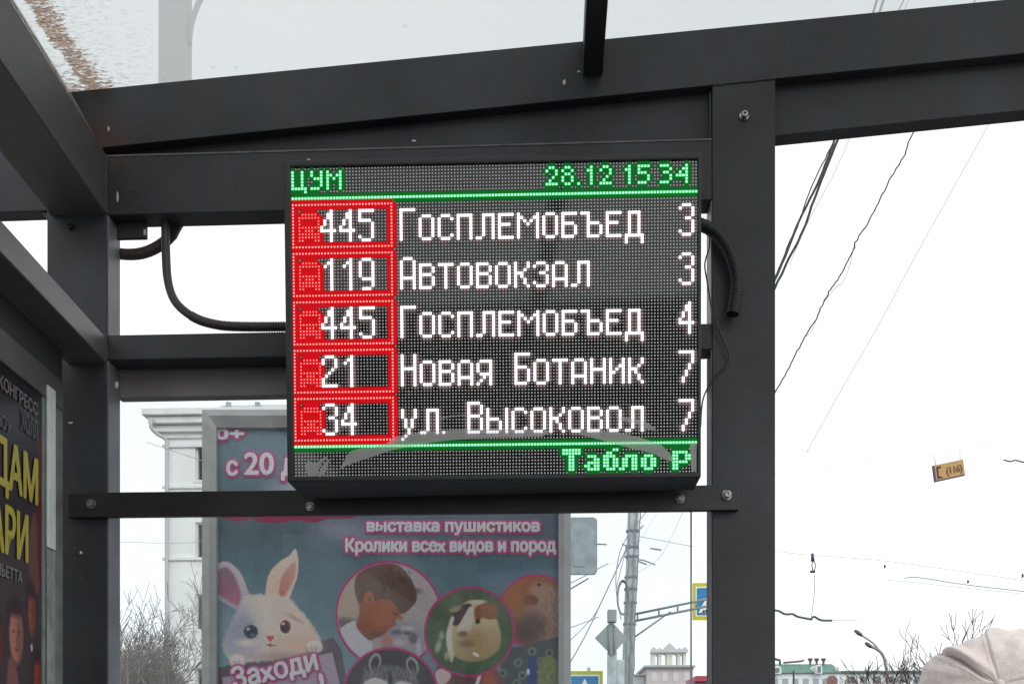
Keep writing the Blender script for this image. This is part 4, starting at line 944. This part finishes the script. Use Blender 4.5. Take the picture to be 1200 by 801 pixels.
# green-roofed building on the right
def green_building():
    Y = 85; x = lambda px, yy=Y: P(px, 800, yy).x; z = lambda py, yy=Y: P(950, py, yy).z
    b = thing('green_roofed_building', (x(945), Y, 0), 'white building with green hipped metal roof and three chimney pots, right of the post', 'building')
    GR = mat('green_roof_metal', (.045, .17, .12), .5, nscale=1.5, namt=.25); WB = mat('bluish_white_wall', (.68, .72, .74), .8, nscale=.8, namt=.06)
    zr_, ze = z(777), z(787.5); Y2 = Y+5; rz = P(945, 777.5, Y2).z
    bm = bmesh.new(); e = [(x(860), Y), (x(986), Y), (x(986), Y+10), (x(860), Y+10)]; rl, rg_ = Vector((x(866, Y2), Y2, rz)), Vector((x(975, Y2), Y2, rz))
    ev = [bm.verts.new((p[0], p[1], ze)) for p in e]; a, c_ = bm.verts.new(rl), bm.verts.new(rg_)
    bm.faces.new([ev[0], ev[1], c_, a]); bm.faces.new([ev[1], ev[2], c_]); bm.faces.new([ev[2], ev[3], a, c_]); bm.faces.new([ev[3], ev[0], a]); bm.faces.new(ev[::-1])
    rf = mesh_obj('roof', bm, GR, b)
    boxo('wall', x(862), x(985), Y+.3, Y+9.7, -.13, ze-.002, WB, b, .05)
    for px in (949.5, 957, 965):
        q = P(px, 776, Y2); bm = bmesh.new(); lathe(bm, [(.11, -.3), (.11, .1), (.27, .38), (.2, .42), (0, .42)], q, (0, 0, 1), 8); mesh_obj('chimney_pot', bm, mat('chimney_brown', (.16, .12, .13), .8), b)
    for px, w_, yy in ((911, 5, 783), (960, 4, 781)):
        cx = x(px, Y-.3); r = w_*Y/F*.9; bm = bmesh.new(); n = 10
        pts = [Vector((cx-r, Y-.3, ze-.1)), Vector((cx+r, Y-.3, ze-.1))]+[Vector((cx+r*math.cos(math.pi*i/n), Y-.3, z(yy+1)+r*math.sin(math.pi*i/n))) for i in range(n+1)]
        prism(bm, pts, (0, 2, 0)); mesh_obj('dormer', bm, WB, b)
        boxo('dormer_window', cx-r*.5, cx+r*.5, Y-.36, Y-.303, ze, z(yy+1)+r*.4, PANE, b, 0)
    wl = [(x(870+k*12), x(870+k*12)+.5) for k in range(9)]
    for a_, b_ in wl: boxo('window', a_, b_, Y+.26, Y+.298, z(801), z(794), mat('far_window_dim', (.3, .34, .36), .4), b, 0)
    boxo('chimney', x(983), x(987.5), Y+1, Y+2, ze-.5, z(780), mat('chimney_pale', (.5, .5, .5), .8), b, .03)
    # parapet pipework
    tubeo('roof_rail', [P(918, 776, Y2), P(940, 774, Y2), P(942, 772.5, Y2)], .10, mat('rail_red', (.2, .13, .13), .7), b)
    tubeo('antenna', [P(906, 771, Y2), P(914, 773, Y2), P(914, 778, Y2)], .12, mat('antenna_dark', (.07, .07, .09), .7), b)
    # long low wing behind the trees
    b2 = thing('long_low_building', (x(1040, 100), 100, 0), 'long low building with dark roof edge behind the bare trees', 'building')
    Y3 = 100
    boxo('wall', P(986, 800, Y3).x, P(1240, 800, Y3).x, Y3, Y3+10, -.13, P(1040, 788, Y3).z, WB, b2, .05)
    boxo('roof', P(985, 800, Y3).x, P(1243, 800, Y3).x, Y3-.4, Y3+10.4, P(1040, 788, Y3).z+.001, P(1040, 785.3, Y3).z, mat('dark_green_eave', (.12, .15, .14), .7), b2, .05)
    for k in range(14):
        a_ = P(992+k*16, 800, Y3).x; boxo('window', a_, a_+.7, Y3-.05, Y3-.003, P(1040, 799, Y3).z, P(1040, 792, Y3).z, PANE, b2, 0)
green_building()
q = P(975, 797, 60); s = thing('round_sign', (q.x, 60, 0), 'round brownish red disc on a post in front of the white building', 'sign')
bm = bmesh.new(); lathe(bm, [(0, 0), (.34, 0), (.34, .05), (.3, .06), (0, .06)], q, seg=20); mesh_obj('disc', bm, mat('brown_red_disc', (.22, .11, .10), .6), s)
tubeo('post', [(q.x, 60.05, -.13), (q.x, 60.05, q.z)], .04, STEEL, s)
q = P(930, 785, 55); tag(tubeo('dark_post', [(q.x, 55, -.13), q], .055, mat('far_dark_post', (.05, .04, .05), .7)), 'short dark post in front of the green roofed building', 'post')

# street lamp
q = P(1040, 880, 48); sl_ = thing('street_lamp', (q.x, 48, -.13), 'curved street lamp with two heads rising among the bare trees', 'street lamp')
LG = mat('lamp_grey', (.26, .25, .26), .6)
tubeo('pole', spline([(q.x, 48, -.13), P(1040, 801, 48), P(1038, 780, 48), P(1035, 768, 48), P(1029, 761, 48), P(1019, 756, 48)]), .075, LG, sl_)
tubeo('arm', spline([P(1033, 764, 48), P(1022, 752, 48), P(1008, 743, 48)]), .045, LG, sl_)
for a, b in (((1021, 757.5), (1014, 752.5)), ((1010, 744), (1001.5, 738))): tubeo('lamp_head', [P(*a, 48), P((a[0]+b[0])/2, (a[1]+b[1])/2, 48), P(*b, 48)], [.08, .11, .07], mat('lamp_head_dark', (.1, .1, .12), .5), sl_)

# utility pole behind the right glass
GP = mat('weathered_concrete_pole', (.50, .54, .55), .9, nscale=5, namt=.30); GM = mat('grey_sign_back', (.34, .37, .38), .7, nscale=3, namt=.15); GW = mat('greyish_cable', (.26, .29, .30), .7)
Y = 16.0; up = thing('utility_pole', (P(735, 880, Y).x, Y, -.13), 'grey concrete pole hung with cables, behind the right part of the glass', 'pole')
a = P(743.5, 560, Y); b = P(735.5, 801, Y); d = (b-a)/(b.z-a.z); base = a+d*(-.13-a.z)
tubeo('shaft', [base, a+(a-base)*.3], [.115, .085], GP, up, 12)
for k, (x0_, x1_) in enumerate(((738, 733), (750, 741), (746, 738))):
    pts = spline([P(x0_+random.uniform(-1, 1), y_, Y-.13) .lerp(P(x1_+random.uniform(-1.5, 1.5), y_, Y-.13), (y_-590)/211) for y_ in range(590, 830, 12)], 3)
    tubeo('pole_cable', pts, .012, GW, up, 5)
for y_ in (622, 641, 652, 676, 690, 706, 731): 
    cx = 743.5+(735.5-743.5)*(y_-560)/241; bm = bmesh.new(); lathe(bm, [(.105, -.02), (.116, -.016), (.116, .016), (.105, .02)], P(cx, y_, Y), (0, 0, 1), 14); mesh_obj('clamp_band', bm, GW, up)
# coil of spare cable
cc = P(730, 700, Y-.18); bm = bmesh.new()
for k in range(3): tube(bm, [cc+Vector((math.cos(t)*(.085+.008*k), -.02*k, math.sin(t)*(.27+.012*k))) for t in [2*math.pi*i/24 for i in range(25)]], .012, 5, False)
mesh_obj('cable_coil', bm, GW, up)
for (pa, pb, r) in (((737, 640), (729, 637), .012), ((742, 655), (758, 661), .014), ((745, 625), (754, 615), .012)): tubeo('hook', [P(*pa, Y), P(*pb, Y)], r, GW, up, 6)
# ladder-like bracket arm
def brk():
    t = up; tubeo('bracket_arm', [P(742, 719.5, Y), P(850, 697, Y)], .022, mat('greenish_steel_arm', (.22, .26, .25), .6), t, 6)
    M_ = MATS['greenish_steel_arm']; tubeo('bracket_arm', [P(742, 727.5, Y), P(850, 705.5, Y)], .022, M_, t, 6)
    for px in (747, 772, 794, 816): y0 = 719.5-(px-742)*.208; tubeo('rung', [P(px, y0, Y), P(px, y0+8, Y)], .016, M_, t, 5)
    tubeo('strut', [P(742, 747, Y), P(786, 716, Y)], .016, M_, t, 6)
brk()
# second post with diamond sign seen from behind
Y = 15.0; dp_ = thing('sign_post', (P(717, 880, Y).x, Y, -.13), 'sign post with diamond sign seen from behind, left of the utility pole', 'sign post')
a_, b_ = P(712, 762, Y), P(723, 900, Y); boxo('post', a_.x, b_.x, Y, Y+.12, -.13, a_.z, GP, dp_, .01)
boxo('side_bracket', P(723.2, 800, Y).x, P(732, 800, Y).x, Y+.02, Y+.1, P(723, 860, Y).z, P(723, 772, Y).z, GP, dp_, .01)
bm = bmesh.new(); prism(bm, [P(697, 747, Y-.03), P(717, 767.5, Y-.03), P(735, 747, Y-.03), P(716.5, 727, Y-.03)], (0, .02, 0)); bev(mesh_obj('diamond_sign_back', bm, GM, dp_), .004)
boxo('control_box', P(712, 700, Y-.05).x, P(722.5, 700, Y-.05).x, Y-.1, Y+.08, P(712, 729, Y).z, P(712, 714.5, Y).z, GM, dp_, .01)
for px in (713.5, 720): tubeo('sign_rail', [P(px, 731, Y-.05), P(px, 766, Y-.05)], .012, GW, dp_, 6)
# grey rounded board
Y = 14.0; gb = thing('hanging_board', (P(650, 880, Y).x, Y, -.13), 'grey rounded rectangular board seen from behind, at the right edge of the poster', 'board')
def rrect(px0, px1, py0, py1, r, Y, n=5):
    pts = []
    for cx, cy, a0 in ((px1-r, py0+r, -90), (px1-r, py1-r, 0), (px0+r, py1-r, 90), (px0+r, py0+r, 180)):
        for k in range(n+1): t = math.radians(a0+90*k/n); pts.append(P(cx+r*math.cos(t), cy+r*math.sin(t), Y))
    return pts
bm = bmesh.new(); prism(bm, rrect(638, 700, 605.5, 672.5, 5, Y), (0, .06, 0)); bev(mesh_obj('board', bm, mat('grey_board_back', (.30, .34, .35), .6, nscale=6, namt=.2), gb), .006)
bm = bmesh.new(); prism(bm, rrect(672, 686, 649, 663, 1, Y-.012), (0, .01, 0)); mesh_obj('service_plate', bm, GM, gb)
tubeo('bracket', [P(699, 637, Y+.03), P(711, 637.5, Y+.03)], .012, GW, gb, 6)
tubeo('post', [(P(650, 880, Y).x, Y+.12, -.13), P(650, 600, Y+.12)], .05, GP, gb)
# pedestrian crossing signs
BL_ = mat('sign_blue', (.008, .19, .42), .4); YG = mat('sign_yellow_green', (.50, .48, .02), .45); WH = mat('sign_white', (.8, .8, .78), .4); BK = mat('sign_black', (.02, .02, .02), .5)
def ped(px0, px1, py0, py1, Y, label, pole_px, fade=0):
    t = thing('crossing_sign', (P(pole_px, 880, Y).x, Y, -.13), label, 'road sign')
    def rc(a, b, c_, d_, r, dy, m, name): bm = bmesh.new(); prism(bm, rrect(a, b, c_, d_, r, Y-dy), (0, .004, 0)); return mesh_obj(name, bm, m, t)
    w_ = px1-px0; h_ = py1-py0
    bm = bmesh.new(); prism(bm, rrect(px0, px1, py0, py1, 1.2, Y-.01), (0, .02, 0)); mesh_obj('yellow_backing', bm, YG, t)
    rc(px0+w_*.09, px1-w_*.09, py0+h_*.10, py1-h_*.10, 1, .015, WH, 'white_border'); rc(px0+w_*.125, px1-w_*.125, py0+h_*.135, py1-h_*.135, .8, .020, BL_, 'blue_field')
    tri = [P(px0+w_*.17, py1-h_*.20, Y-.025), P(px1-w_*.17, py1-h_*.20, Y-.025), P((px0+px1)/2, py0+h_*.2, Y-.025)]
    bm = bmesh.new(); prism(bm, tri, (0, .004, 0)); mesh_obj('white_triangle', bm, WH, t)
    cx = (px0+px1)/2; u = h_/42; by = py1-h_*.20
    bm = bmesh.new(); yy = Y-.032
    lathe(bm, [(0, 0), (1.5*u*Y/F, 0), (1.5*u*Y/F, .003), (0, .003)], P(cx+.5*u, by-17*u, yy), seg=10)
    for s0, s1, wd in (((0, -15), (-1, -8), 1.6), ((-1, -8), (3, -1), 1.0), ((-1, -8), (-5, -1), 1.0), ((0, -14), (4, -9), .8), ((0, -14), (-4, -10), .8)):
        tube(bm, [P(cx+s0[0]*u, by+s0[1]*u, yy), P(cx+s1[0]*u, by+s1[1]*u, yy)], wd*u*Y/F, 5)
    for k in range(4): 
        xx_ = cx+(-9+5*k)*u; prism(bm, [P(xx_, by-.3*u, yy), P(xx_+2.6*u, by-.3*u, yy), P(xx_+3.2*u, by-3*u, yy), P(xx_+1*u, by-3*u, yy)], (0, .003, 0))
    mesh_obj('walking_figure', bm, BK, t)
    tubeo('pole', [(P(pole_px, 880, Y).x, Y+.06, -.13), P(pole_px, py0-4, Y+.06)], .035, GP, t)
ped(811.5, 853, 682.5, 726, 17, 'yellow bordered blue pedestrian crossing sign beside the right post', 845)
ped(664, 706.5, 785.5, 830, 17, 'yellow bordered pedestrian crossing sign at the bottom edge beside the poster', 690)

# ------------------------------------------------------------------ overhead wires
WIRE = mat('overhead_wire', (.03, .026, .035), .6); WIRE2 = mat('thin_pale_wire', (.35, .35, .38), .6)
gw = "overhead cables right of the post"
def wire(name, pts, Y, r, label, group=None, m=WIRE, n=8, wob=0, cat='cable', Y2=None):
    rnd = random.Random(len(label)); K = len(pts)
    P3 = [P(x, y, Y if Y2 is None else Y+(Y2-Y)*i/(K-1)) for i, (x, y) in enumerate(pts)]; P3 = spline(P3, n)
    if group == gw and 'slack' not in label: P3 = [P3[0]+(P3[0]-P3[2]).normalized()*14]+P3
    if wob: P3 = [P3[0]]+[p+Vector((rnd.gauss(0, wob), 0, rnd.gauss(0, wob))) for p in P3[1:]]
    return tag(tubeo(name, P3, r, m, seg=5), label, cat, group)
gw = 'overhead cables right of the post'
wire('overhead_cable', [(995, 110), (981, 155), (958, 215), (935, 262), (910, 322), (880, 390)], 8, .011, 'left cable of the dark overhead pair beside the right post', gw, wob=.002)
wire('overhead_cable', [(1000, 110), (985, 155), (962, 212), (941, 270), (919, 314), (890, 375)], 8.2, .012, 'right cable of the dark overhead pair beside the right post', gw, wob=.002)
wire('overhead_cable', [(975, 170), (950, 222), (932, 272), (908, 330), (880, 385)], 8.4, .006, 'thinnest dark strand crossing the overhead pair beside the right post', gw, wob=.002)
wire('overhead_cable', [(1014, 120), (999, 155), (975, 208), (948, 258), (925, 310)], 9, .003, 'hair thin pale line just right of the dark overhead pair', gw, WIRE2)
wire('overhead_cable', [(1095, 100), (1073, 147), (1058, 185), (1040, 215), (1022, 252), (1003, 283), (1000, 293), (985, 322), (970, 345), (957, 372), (943, 395), (925, 430), (905, 466)], 9, .007, 'wavy dark overhead cable in the middle of the open sky', gw, wob=.004)
wire('overhead_cable', [(1000, 290), (996, 310), (988, 330), (978, 338), (962, 360), (953, 384), (945, 394)], 9.05, .003, 'slack thin strand looping off the wavy overhead cable', gw, WIRE2)
wire('overhead_cable', [(1180, 105), (1163, 138), (1120, 215), (1070, 305), (1030, 380), (985, 458), (945, 530)], 10, .0032, 'straight thin overhead wire farthest right in the open sky', gw, WIRE2)
# trolley wire fittings
g2 = 'trolley wires low in the sky'
wire('trolley_wire', [(890, 640), (930, 648), (1030, 656), (1120, 668), (1215, 682)], 24, .006, 'upper faint trolley wire low over the road', g2, WIRE2)
wire('trolley_wire', [(1060, 677), (1075, 676), (1120, 683), (1160, 688), (1215, 694)], 24, .012, 'greenish trolley wire above the beige hat', g2, mat('teal_wire', (.25, .33, .33), .6))
wire('trolley_wire', [(1040, 679), (1100, 685), (1215, 697)], 25, .006, 'lowest faint trolley wire above the beige hat', g2, WIRE2)
h_ = thing('wire_hanger', P(951, 722, 22), 'hanging insulator and rod holding a short trolley wire fitting over the road', 'wire hanger')
WD = mat('hanger_dark', (.06, .05, .09), .6)
tubeo('rod', spline([P(954, 672, 22), P(954.5, 690, 22), P(953, 706, 22), P(951, 722, 22)]), .008, mat('hanger_rod', (.2, .2, .24), .6), h_, 5)
for x_ in (951.5, 955.5): tubeo('loop', spline([P(953, 656, 22), P(x_, 662, 22), P(953.5, 671, 22)]), .012, WD, h_, 5)
tubeo('insulator', [P(952, 648, 22), P(952.5, 657, 22)], [.03, .045], WD, h_, 8); tubeo('insulator', [P(949.5, 669.5, 22), P(955, 669, 22)], .03, WD, h_, 8)
tubeo('wire_clamp', spline([P(905, 714, 22), P(913, 715.5, 22), P(920, 719, 22), P(929, 719, 22), P(935, 722, 22), P(950, 725, 22)]), .028, mat('clamp_dark_teal', (.08, .12, .12), .6), h_, 6)
tubeo('wire_clamp', spline([P(950, 726, 22), P(954, 722, 22), P(962, 726, 22), P(975, 726.5, 22)]), .028, MATS['clamp_dark_teal'], h_, 6)
tubeo('span_wire', [P(975, 726.5, 22), P(1005, 726.5, 22)], .006, WIRE2, h_, 5)
for (x_, y_, l, lb) in ((1036.5, 663, 4, 'tiny dark insulator in the sky left of the trolley wires'), (1134, 681, 4, 'small insulator on the greenish trolley wire'), (1198, 674, 5, 'dark insulator at the right edge of the sky')):
    tag(tubeo('insulator', [P(x_, y_-l/2, 24), P(x_+.6, y_, 24), P(x_, y_+l/2, 24)], [.012, .03, .014], WD, seg=8), lb, 'insulator')
# wires through the glass
g3 = 'wires behind the right glass'
for i, (pts, Y, r, lb) in enumerate(((((735, 640), (722, 668), (706, 702), (688, 740), (668, 776)), 15.6, .010, 'diagonal wire falling left from the utility pole, longest one'),
        (((737, 625), (727, 645), (722, 672), (723, 700), (728, 726)), 15.5, .008, 'slack wire bowing down from the hook to the diamond sign'),
        (((760, 596), (744, 618), (732, 650), (722, 690)), 15.4, .007, 'steep wire crossing the top of the utility pole'),
        (((712, 690), (695, 722), (668, 750)), 15.6, .007, 'short diagonal wire left of the diamond sign'),
        (((713, 659.5), (702, 665), (690, 672), (668, 683)), 14.5, .007, 'wire running under the grey rounded board'),
        (((668, 690), (690, 677)), 14.4, .012, 'short thick wire end below the grey rounded board'),
        (((668, 735), (690, 727), (702, 722)), 15, .007, 'nearly level thin wire left of the control box'),
        (((748, 628), (770, 632), (812, 640)), 18, .006, 'thin wire leaving the pole to the right, upper one'),
        (((748, 655), (757, 657), (768, 661.5)), 16, .013, 'short dark wire stub right of the utility pole'),
        (((762, 642), (775, 644)), 17, .016, 'small dark bar hanging right of the utility pole'),
        (((748, 670), (775, 650), (800, 600)), 18, .004, 'fine wire rising to the right behind the glass'),
        (((700, 668), (740, 645), (770, 600)), 19, .003, 'finest wire crossing behind the pole'))):
    wire('service_wire', pts, Y, r, lb, g3, GW)
wire('service_wire', [(130, 634), (200, 636), (240, 634)], 30, .008, 'level wire in front of the white building at the left', None, WIRE2)
wire('service_wire', [(172, 518), (200, 527), (238, 540)], 34, .012, 'sagging wire crossing the corner of the white building', None, WIRE2)

wire('trolley_wire', [(1176, 538.5), (1184, 540.5), (1190, 539), (1198, 541), (1212, 541.5)], 16, .012, 'short dark wire end at the right edge level with the small hanging sign', None, WIRE)
# small hanging yellow sign
def hanging_sign():
    Y = 12; t = thing('hanging_sign', P(1111, 550, Y), 'small tilted orange yellow sign hanging in the open sky at the right', 'sign')
    A = P(1093, 545.3, Y); B = P(1128.5, 538, Y); C_ = P(1131, 556.5, Y); D_ = P(1095.5, 564.3, Y)
    YO = mat('faded_orange_yellow', (.50, .30, .10), .6, nscale=20, namt=.12); PU = mat('purple_sign_edge', (.09, .05, .14), .6)
    bm = bmesh.new(); prism(bm, [A, D_, C_, B], (0, .03, 0)); mesh_obj('sign_box', bm, PU, t)
    def T(u, v, d=.003): 
        q = A.lerp(B, u).lerp(D_.lerp(C_, u), v); return q+Vector((0, -d, 0))
    bm = bmesh.new(); prism(bm, [T(.055, .02, .002), T(.055, .93, .002), T(.985, .93, .002), T(.985, .02, .002)], (0, .0015, 0)); mesh_obj('sign_face', bm, YO, t)
    bm = bmesh.new()
    for q in ([(.10, .12), (.155, .12), (.155, .86), (.10, .86)], [(.156, .12), (.26, .12), (.24, .25), (.156, .25)], [(.156, .86), (.28, .86), (.27, .80), (.156, .72)]):
        prism(bm, [T(*q[i], .006) for i in (0, 3, 2, 1)], (0, .002, 0))
    mesh_obj('bracket_mark', bm, mat('dark_sign_print', (.05, .02, .03), .6), t)
    lettering('sign_text', '(116)', lambda x, y: T(x, y, .006), .42, .93, .70, .42, mat('brown_sign_print', (.16, .085, .04), .6), t, .012, rot=0)
    tubeo('hanger', [T(.1, 0), P(1094, 534, Y)], .004, WIRE2, t, 4); tubeo('hanger', [T(.9, 0), P(1125, 528, Y)], .004, WIRE2, t, 4)
    wire('span_wire', [(900, 556), (1094, 534), (1125, 528), (1240, 505)], Y, .0018, 'barely visible wire the small hanging sign hangs from', None, WIRE2)
hanging_sign()

# ------------------------------------------------------------------ person in a beige cap, lower right corner
def person():
    Yp = 1.80; k = Yp/F
    c0 = P(1171, 801, Yp+.075)
    t = thing('person', (c0.x, Yp+.12, 0), 'person with bowed head in a beige panelled wool cap at the bottom right corner', 'person')
    SK = mat('skin', (.42, .27, .2), .6); CT = mat('dark_winter_coat', (.04, .045, .06), .9, nscale=30, namt=.3); HAT = mat('beige_wool_cap', (.80, .70, .66), .95, nscale=60, namt=.10, bump=.6, bscale=500)
    HAT.node_tree.nodes['Principled BSDF'].inputs['Sheen Weight'].default_value = .4
    hn = HAT.node_tree; wv = hn.nodes.new('ShaderNodeTexWave'); wv.inputs['Scale'].default_value = 95; wv.inputs['Distortion'].default_value = 1.6; wv.inputs['Detail'].default_value = 3; wv.bands_direction = 'Z'
    tcn = hn.nodes.new('ShaderNodeTexCoord'); hn.links.new(tcn.outputs['Object'], wv.inputs[0]); b2_ = hn.nodes.new('ShaderNodeBump'); b2_.inputs['Strength'].default_value = .5; b2_.inputs['Distance'].default_value = .0006
    hb = hn.nodes['Principled BSDF']; hn.links.new(wv.outputs['Fac'], b2_.inputs['Height']); hn.links.new(hb.inputs['Normal'].links[0].from_socket, b2_.inputs['Normal']); hn.links.new(b2_.outputs[0], hb.inputs['Normal'])
    # body: one continuous skinned figure
    def skinned(name, verts, edges, rad, m, sub=2):
        me = bpy.data.meshes.new(name); me.from_pydata(verts, edges, []); o_ = bpy.data.objects.new(name, me); COL.objects.link(o_); me.materials.append(m)
        o_.parent = t; o_.matrix_parent_inverse = Matrix.Translation(-t.location)
        s_ = o_.modifiers.new('skin', 'SKIN'); s_.use_smooth_shade = True; o_.modifiers.new('sub', 'SUBSURF').levels = sub; o_.modifiers['sub'].render_levels = sub
        for i, r in enumerate(rad): me.skin_vertices[0].data[i].radius = r if hasattr(r, '__len__') else (r, r)
        me.skin_vertices[0].data[0].use_root = True; return o_
    X, Y_ = c0.x, c0.y; hz = c0.z-.03
    V = [(X, Y_+.05, .95), (X, Y_+.06, 1.15), (X, Y_+.07, 1.38), (X, Y_+.06, 1.46), (X, Y_+.03, 1.54), (X, Y_+.0, hz-.06), (X, Y_-.01, hz+.03),
         (X-.17, Y_+.07, 1.42), (X-.24, Y_+.06, 1.14), (X-.20, Y_-.10, .98), (X-.18, Y_-.17, .96), (X+.17, Y_+.07, 1.42), (X+.24, Y_+.06, 1.14), (X+.20, Y_-.10, .98), (X+.18, Y_-.17, .96),
         (X-.10, Y_+.05, .88), (X-.11, Y_+.03, .48), (X-.11, Y_+.07, .09), (X-.11, Y_-.08, .04), (X+.10, Y_+.05, .88), (X+.11, Y_+.03, .48), (X+.11, Y_+.07, .09), (X+.11, Y_-.08, .04), (X, Y_-.10, hz-.05)]
    E_ = [(0, 1), (1, 2), (2, 3), (3, 4), (4, 5), (5, 6), (2, 7), (7, 8), (8, 9), (9, 10), (2, 11), (11, 12), (12, 13), (13, 14), (0, 15), (15, 16), (16, 17), (17, 18), (0, 19), (19, 20), (20, 21), (21, 22), (5, 23)]
    R_ = [(.15, .11), (.14, .11), (.15, .11), (.07, .07), (.055, .06), (.085, .10), (.08, .09), .06, .045, .035, (.04, .02), .06, .045, .035, (.04, .02), .085, .06, .045, (.045, .03), .085, .06, .045, (.045, .03), (.02, .025)]
    skinned('body', V, E_, R_, SK)
    V2 = [V[0], V[1], V[2], (X, Y_+.065, 1.46), V[7], V[8], (X-.205, Y_-.07, 1.0), V[11], V[12], (X+.205, Y_-.07, 1.0), (X, Y_+.05, .72)]
    skinned('coat', V2, [(0, 1), (1, 2), (2, 3), (2, 4), (4, 5), (5, 6), (2, 7), (7, 8), (8, 9), (0, 10)], [(.19, .15), (.18, .145), (.185, .14), (.10, .10), .085, .07, .055, .085, .07, .055, (.20, .16)], CT)
    V3 = [(X, Y_+.055, .80), V[15], V[16], (X-.11, Y_+.07, .14), V[19], V[20], (X+.11, Y_+.07, .14)]
    skinned('trousers', V3, [(0, 1), (1, 2), (2, 3), (0, 4), (4, 5), (5, 6)], [(.15, .12), .105, .08, .065, .105, .08, .065], CT)
    # cap: panels gathered at a button facing the viewer
    apex = P(1171, 801, Yp-.035); cen = c0
    ax = (apex-cen).normalized(); e1 = Vector((1, 0, 0)); e1 = (e1-ax*e1.dot(ax)).normalized(); e2 = ax.cross(e1)
    if e2.z < 0: e2 = -e2
    seams = [math.radians(v) for v in (12, 47, 106, 149, 190, 235, 290, 335)]
    def rad_out(th):     # outline radius (photo px) by direction around the apex
        pts = [(-25, 96), (0, 92), (30, 80), (62, 70.5), (85, 64), (100, 66.5), (112, 62), (128, 65), (146, 72), (155, 79.5), (168, 86), (190, 92), (235, 96), (290, 96), (335, 96)]
        d = math.degrees(th) % 360
        if d > 335: d -= 360
        for (a, ra), (b, rb) in zip(pts, pts[1:]):
            if a <= d <= b: f = (d-a)/(b-a); f = f*f*(3-2*f); return (ra+(rb-ra)*f)*k*1.0
        return 96*k
    bm = bmesh.new(); NT, NP = 440, 70; rings = []
    for j in range(NP+1):
        f = j/NP
        ph = f*math.radians(128); row = []
        for i in range(NT):
            th = 2*math.pi*i/NT; R0 = rad_out(th)
            rr = R0*math.sin(min(ph, math.pi/2)) if ph < math.pi/2 else R0*(1-.18*(1-math.cos(ph-math.pi/2))*2)
            dep = .105*math.cos(ph) if ph < math.pi/2 else -.10*math.sin(ph-math.pi/2)
            dmin = min(abs((th-s_+math.pi) % (2*math.pi)-math.pi) for s_ in seams)
            sw = dmin*max(math.sin(ph), .12)
            val = -.0022*math.exp(-(sw/.022)**2)+.0008*math.exp(-((sw-.045)/.03)**2)
            # deep fold under a ridge on the left panel
            fold = (th-(math.radians(149)-.10*math.sin(f*5))); fo = math.atan2(math.sin(fold), math.cos(fold))*max(math.sin(ph), .2)
            m_ = math.exp(-((ph-.95)/.6)**2)
            if ph < 2.2: val += m_*(.014*math.exp(-((fo+.085)/.08)**2)-.030*math.exp(-((fo-.03)/.022)**2))
            val += .0018*math.sin(th*5+ph*4)*math.sin(ph)+.0012*math.sin(th*11-ph*7)*math.sin(ph)
            amp = min(1, ph/.25)
            p = cen+e1*math.cos(th)*(rr)+e2*math.sin(th)*(rr)+ax*dep
            nrm = (e1*math.cos(th)*math.sin(ph)+e2*math.sin(th)*math.sin(ph)+ax*math.cos(ph)).normalized()
            row.append(bm.verts.new(p+nrm*val*amp))
        rings.append(row)
    for a, b in zip(rings, rings[1:]):
        for i in range(NT):
            bm.faces.new([a[i], a[(i+1) % NT], b[(i+1) % NT], b[i]])
    bmesh.ops.remove_doubles(bm, verts=rings[0], dist=1e-5); bmesh.ops.recalc_face_normals(bm, faces=bm.faces)
    mesh_obj('cap', bm, HAT, t, smooth=True)
    bm = bmesh.new(); lathe(bm, [(0, .006), (.006, .005), (.009, .001), (.008, -.002)], cen+ax*.105, ax, 14); mesh_obj('cap_button', bm, HAT, t, smooth=True)
person()
